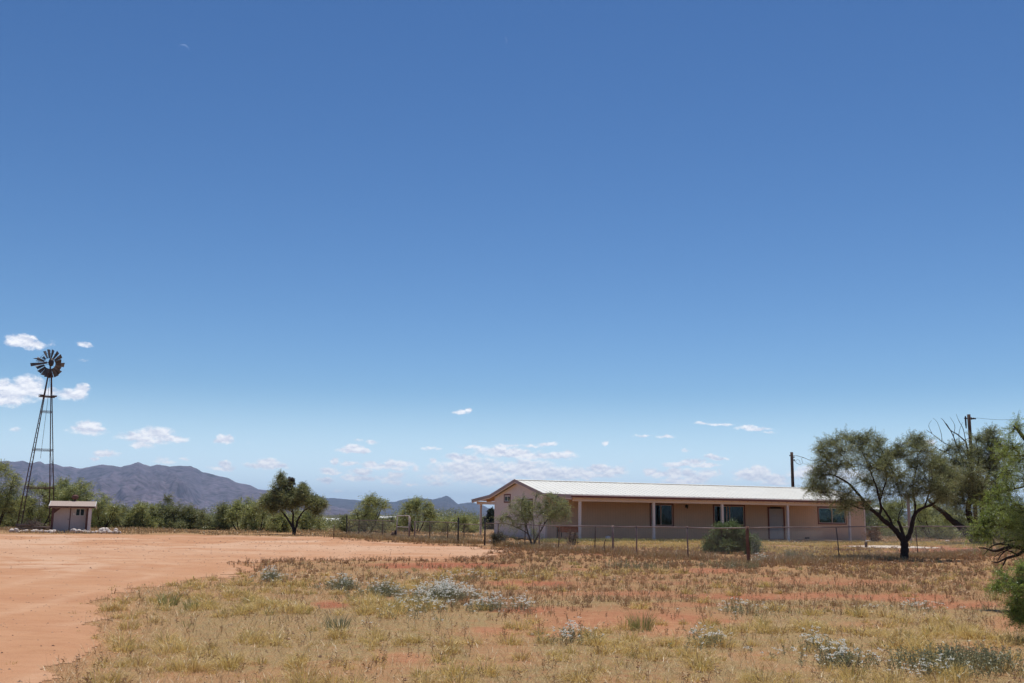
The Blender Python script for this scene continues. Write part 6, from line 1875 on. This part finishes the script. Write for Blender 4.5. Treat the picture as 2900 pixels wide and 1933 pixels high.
FP = [('largest dense patch of white flowered weeds in the middle of the meadow', 1255, 1703, 100, 20, 230, .28, 8, 1.2),
      ('low fringe of white flowers trailing right below the largest patch', 1390, 1732, 90, 9, 60, .20, 4, .8),
      ('grey green clump with few white flowers, just left of the largest patch', 1085, 1682, 58, 8, 90, .25, 3, 1.8),
      ('grey green flowering clump second left of the largest patch', 975, 1664, 52, 7, 85, .25, 3, 1.8),
      ('small white flowering clump by the edge of the dirt lot', 765, 1644, 38, 6, 60, .26, 4, 1.2),
      ('loose white flowers in the straw below the largest patch', 1160, 1765, 70, 22, 26, .28, 3, .5),
      ('big white flowered clump at bottom right with dark green stems', 2390, 1890, 105, 18, 46, .21, 5, 1.4),
      ('white flowers in the row just left of the big bottom right clump', 2310, 1848, 60, 12, 22, .2, 4, .8),
      ('tall loose white flowers right of the sandy hollow', 2000, 1840, 75, 14, 26, .20, 4, .8),
      ('white flowered weeds on the left rim of the sandy hollow', 1620, 1828, 85, 14, 28, .19, 4, .9),
      ('white flowers at the far left rim of the sandy hollow', 1480, 1735, 45, 20, 20, .22, 4, .8),
      ('scattered white flowers in brown weeds behind the green tuft', 2090, 1740, 100, 14, 34, .22, 3, .8),
      ('small white flowers far right below the mesquite shade', 2600, 1735, 110, 12, 40, .16, 3, .5),
      ('short white flowers beside the foot of the wooden corner post', 2155, 1588, 22, 4, 18, .22, 5, .8),
      ('thin white flowers along the near edge of the red earth strip', 1330, 1640, 200, 12, 50, .20, 3, .6),
      ('white flowers poking up at the bottom edge right of the big clump', 2650, 1925, 70, 8, 24, .2, 4, .6)]
for i, (lab, u, v, ru, rv, n, h, hd, g) in enumerate(FP):
    flower_patch(lab, u, v, ru, rv, n, 500 + i, h, hd, green=g)


def tuft(label, u, v, h, n, w, leaf, name='grass_tuft', cat='grass tuft', spread=.35, br=.10, stalk=False, per=None):
    rg = np.random.default_rng(int(u * 7 + v))
    d = ray(u, v); t_ = -EYE / d.z; b = Vector((d.x * t_, d.y * t_, 0)); b.z = gz(b)
    mb = MB()
    if stalk:
        m = 26; P = np.column_stack([rg.normal(size=m) * br, rg.normal(size=m) * br * .6, np.zeros(m)]); stalks(mb, P, per or 4, h, rg, .04, .012, .003)
    else:
        blades(mb, np.zeros((1, 3)), n, h * .45, h, spread, w, rg, base_r=br, curve=.4)
    o = mb.build(name, leaf, loc=b); tag(o, label, cat)


tuft('upright bright green tuft alone on the bare sandy hollow', 1818, 1796, .34, 170, .007, M_GREENG, spread=.4, br=.16)
tuft('dark green grass tuft in the straw near the dirt lot', 475, 1715, .30, 120, .009, M_GREENG, spread=.55, br=.14)
tuft('small green tuft right of the dark green one', 540, 1727, .22, 80, .009, M_GREENG, spread=.5, br=.1)
tuft('olive tuft in front of the loose white flowers', 955, 1790, .26, 140, .007, M_GREENW, spread=.5, br=.14)
tuft('dark grey green weed clump at the bottom right corner', 2800, 1915, .26, 0, 0, M_GREENW, name='weed_clump', cat='weeds', br=.38, stalk=True, per=9)
tuft('dark leafy weed clump left of the bottom right corner clump', 2690, 1900, .22, 0, 0, M_GREENW, name='weed_clump', cat='weeds', br=.26, stalk=True, per=7)
tuft('grey green weeds in front of the wooden corner post', 2070, 1612, .28, 0, 0, M_GREENW, name='weed_clump', cat='weeds', br=.55, stalk=True, per=9)
tuft('grey green weeds left of the sunlit dirt by the fence', 1815, 1612, .24, 0, 0, M_GREENW, name='weed_clump', cat='weeds', br=.5, stalk=True, per=8)
tuft('grey green weed under the big mesquite left of its trunk', 2250, 1580, .34, 0, 0, M_GREENW, name='weed_clump', cat='weeds', br=.35, stalk=True, per=9)
tuft('tall weeds at the right foot of the walk gate', 1285, 1538, .5, 0, 0, M_GREENW, name='weed_clump', cat='weeds', br=.6, stalk=True, per=9)
# ------------------------------------------------------------------ render settings
sc.view_settings.view_transform = 'Standard'; sc.view_settings.look = 'None'
sc.view_settings.exposure = 0.15; sc.view_settings.gamma = 1.0
sc.render.film_transparent = False
cy = sc.cycles
cy.max_bounces = 7; cy.diffuse_bounces = 5; cy.glossy_bounces = 3; cy.transmission_bounces = 3; cy.transparent_max_bounces = 6; cy.volume_bounces = 0
cy.caustics_reflective = False; cy.caustics_refractive = False
cy.use_denoising = True
cy.denoiser = 'OPENIMAGEDENOISE'; cy.denoising_input_passes = 'RGB_ALBEDO_NORMAL'; cy.denoising_prefilter = 'ACCURATE'
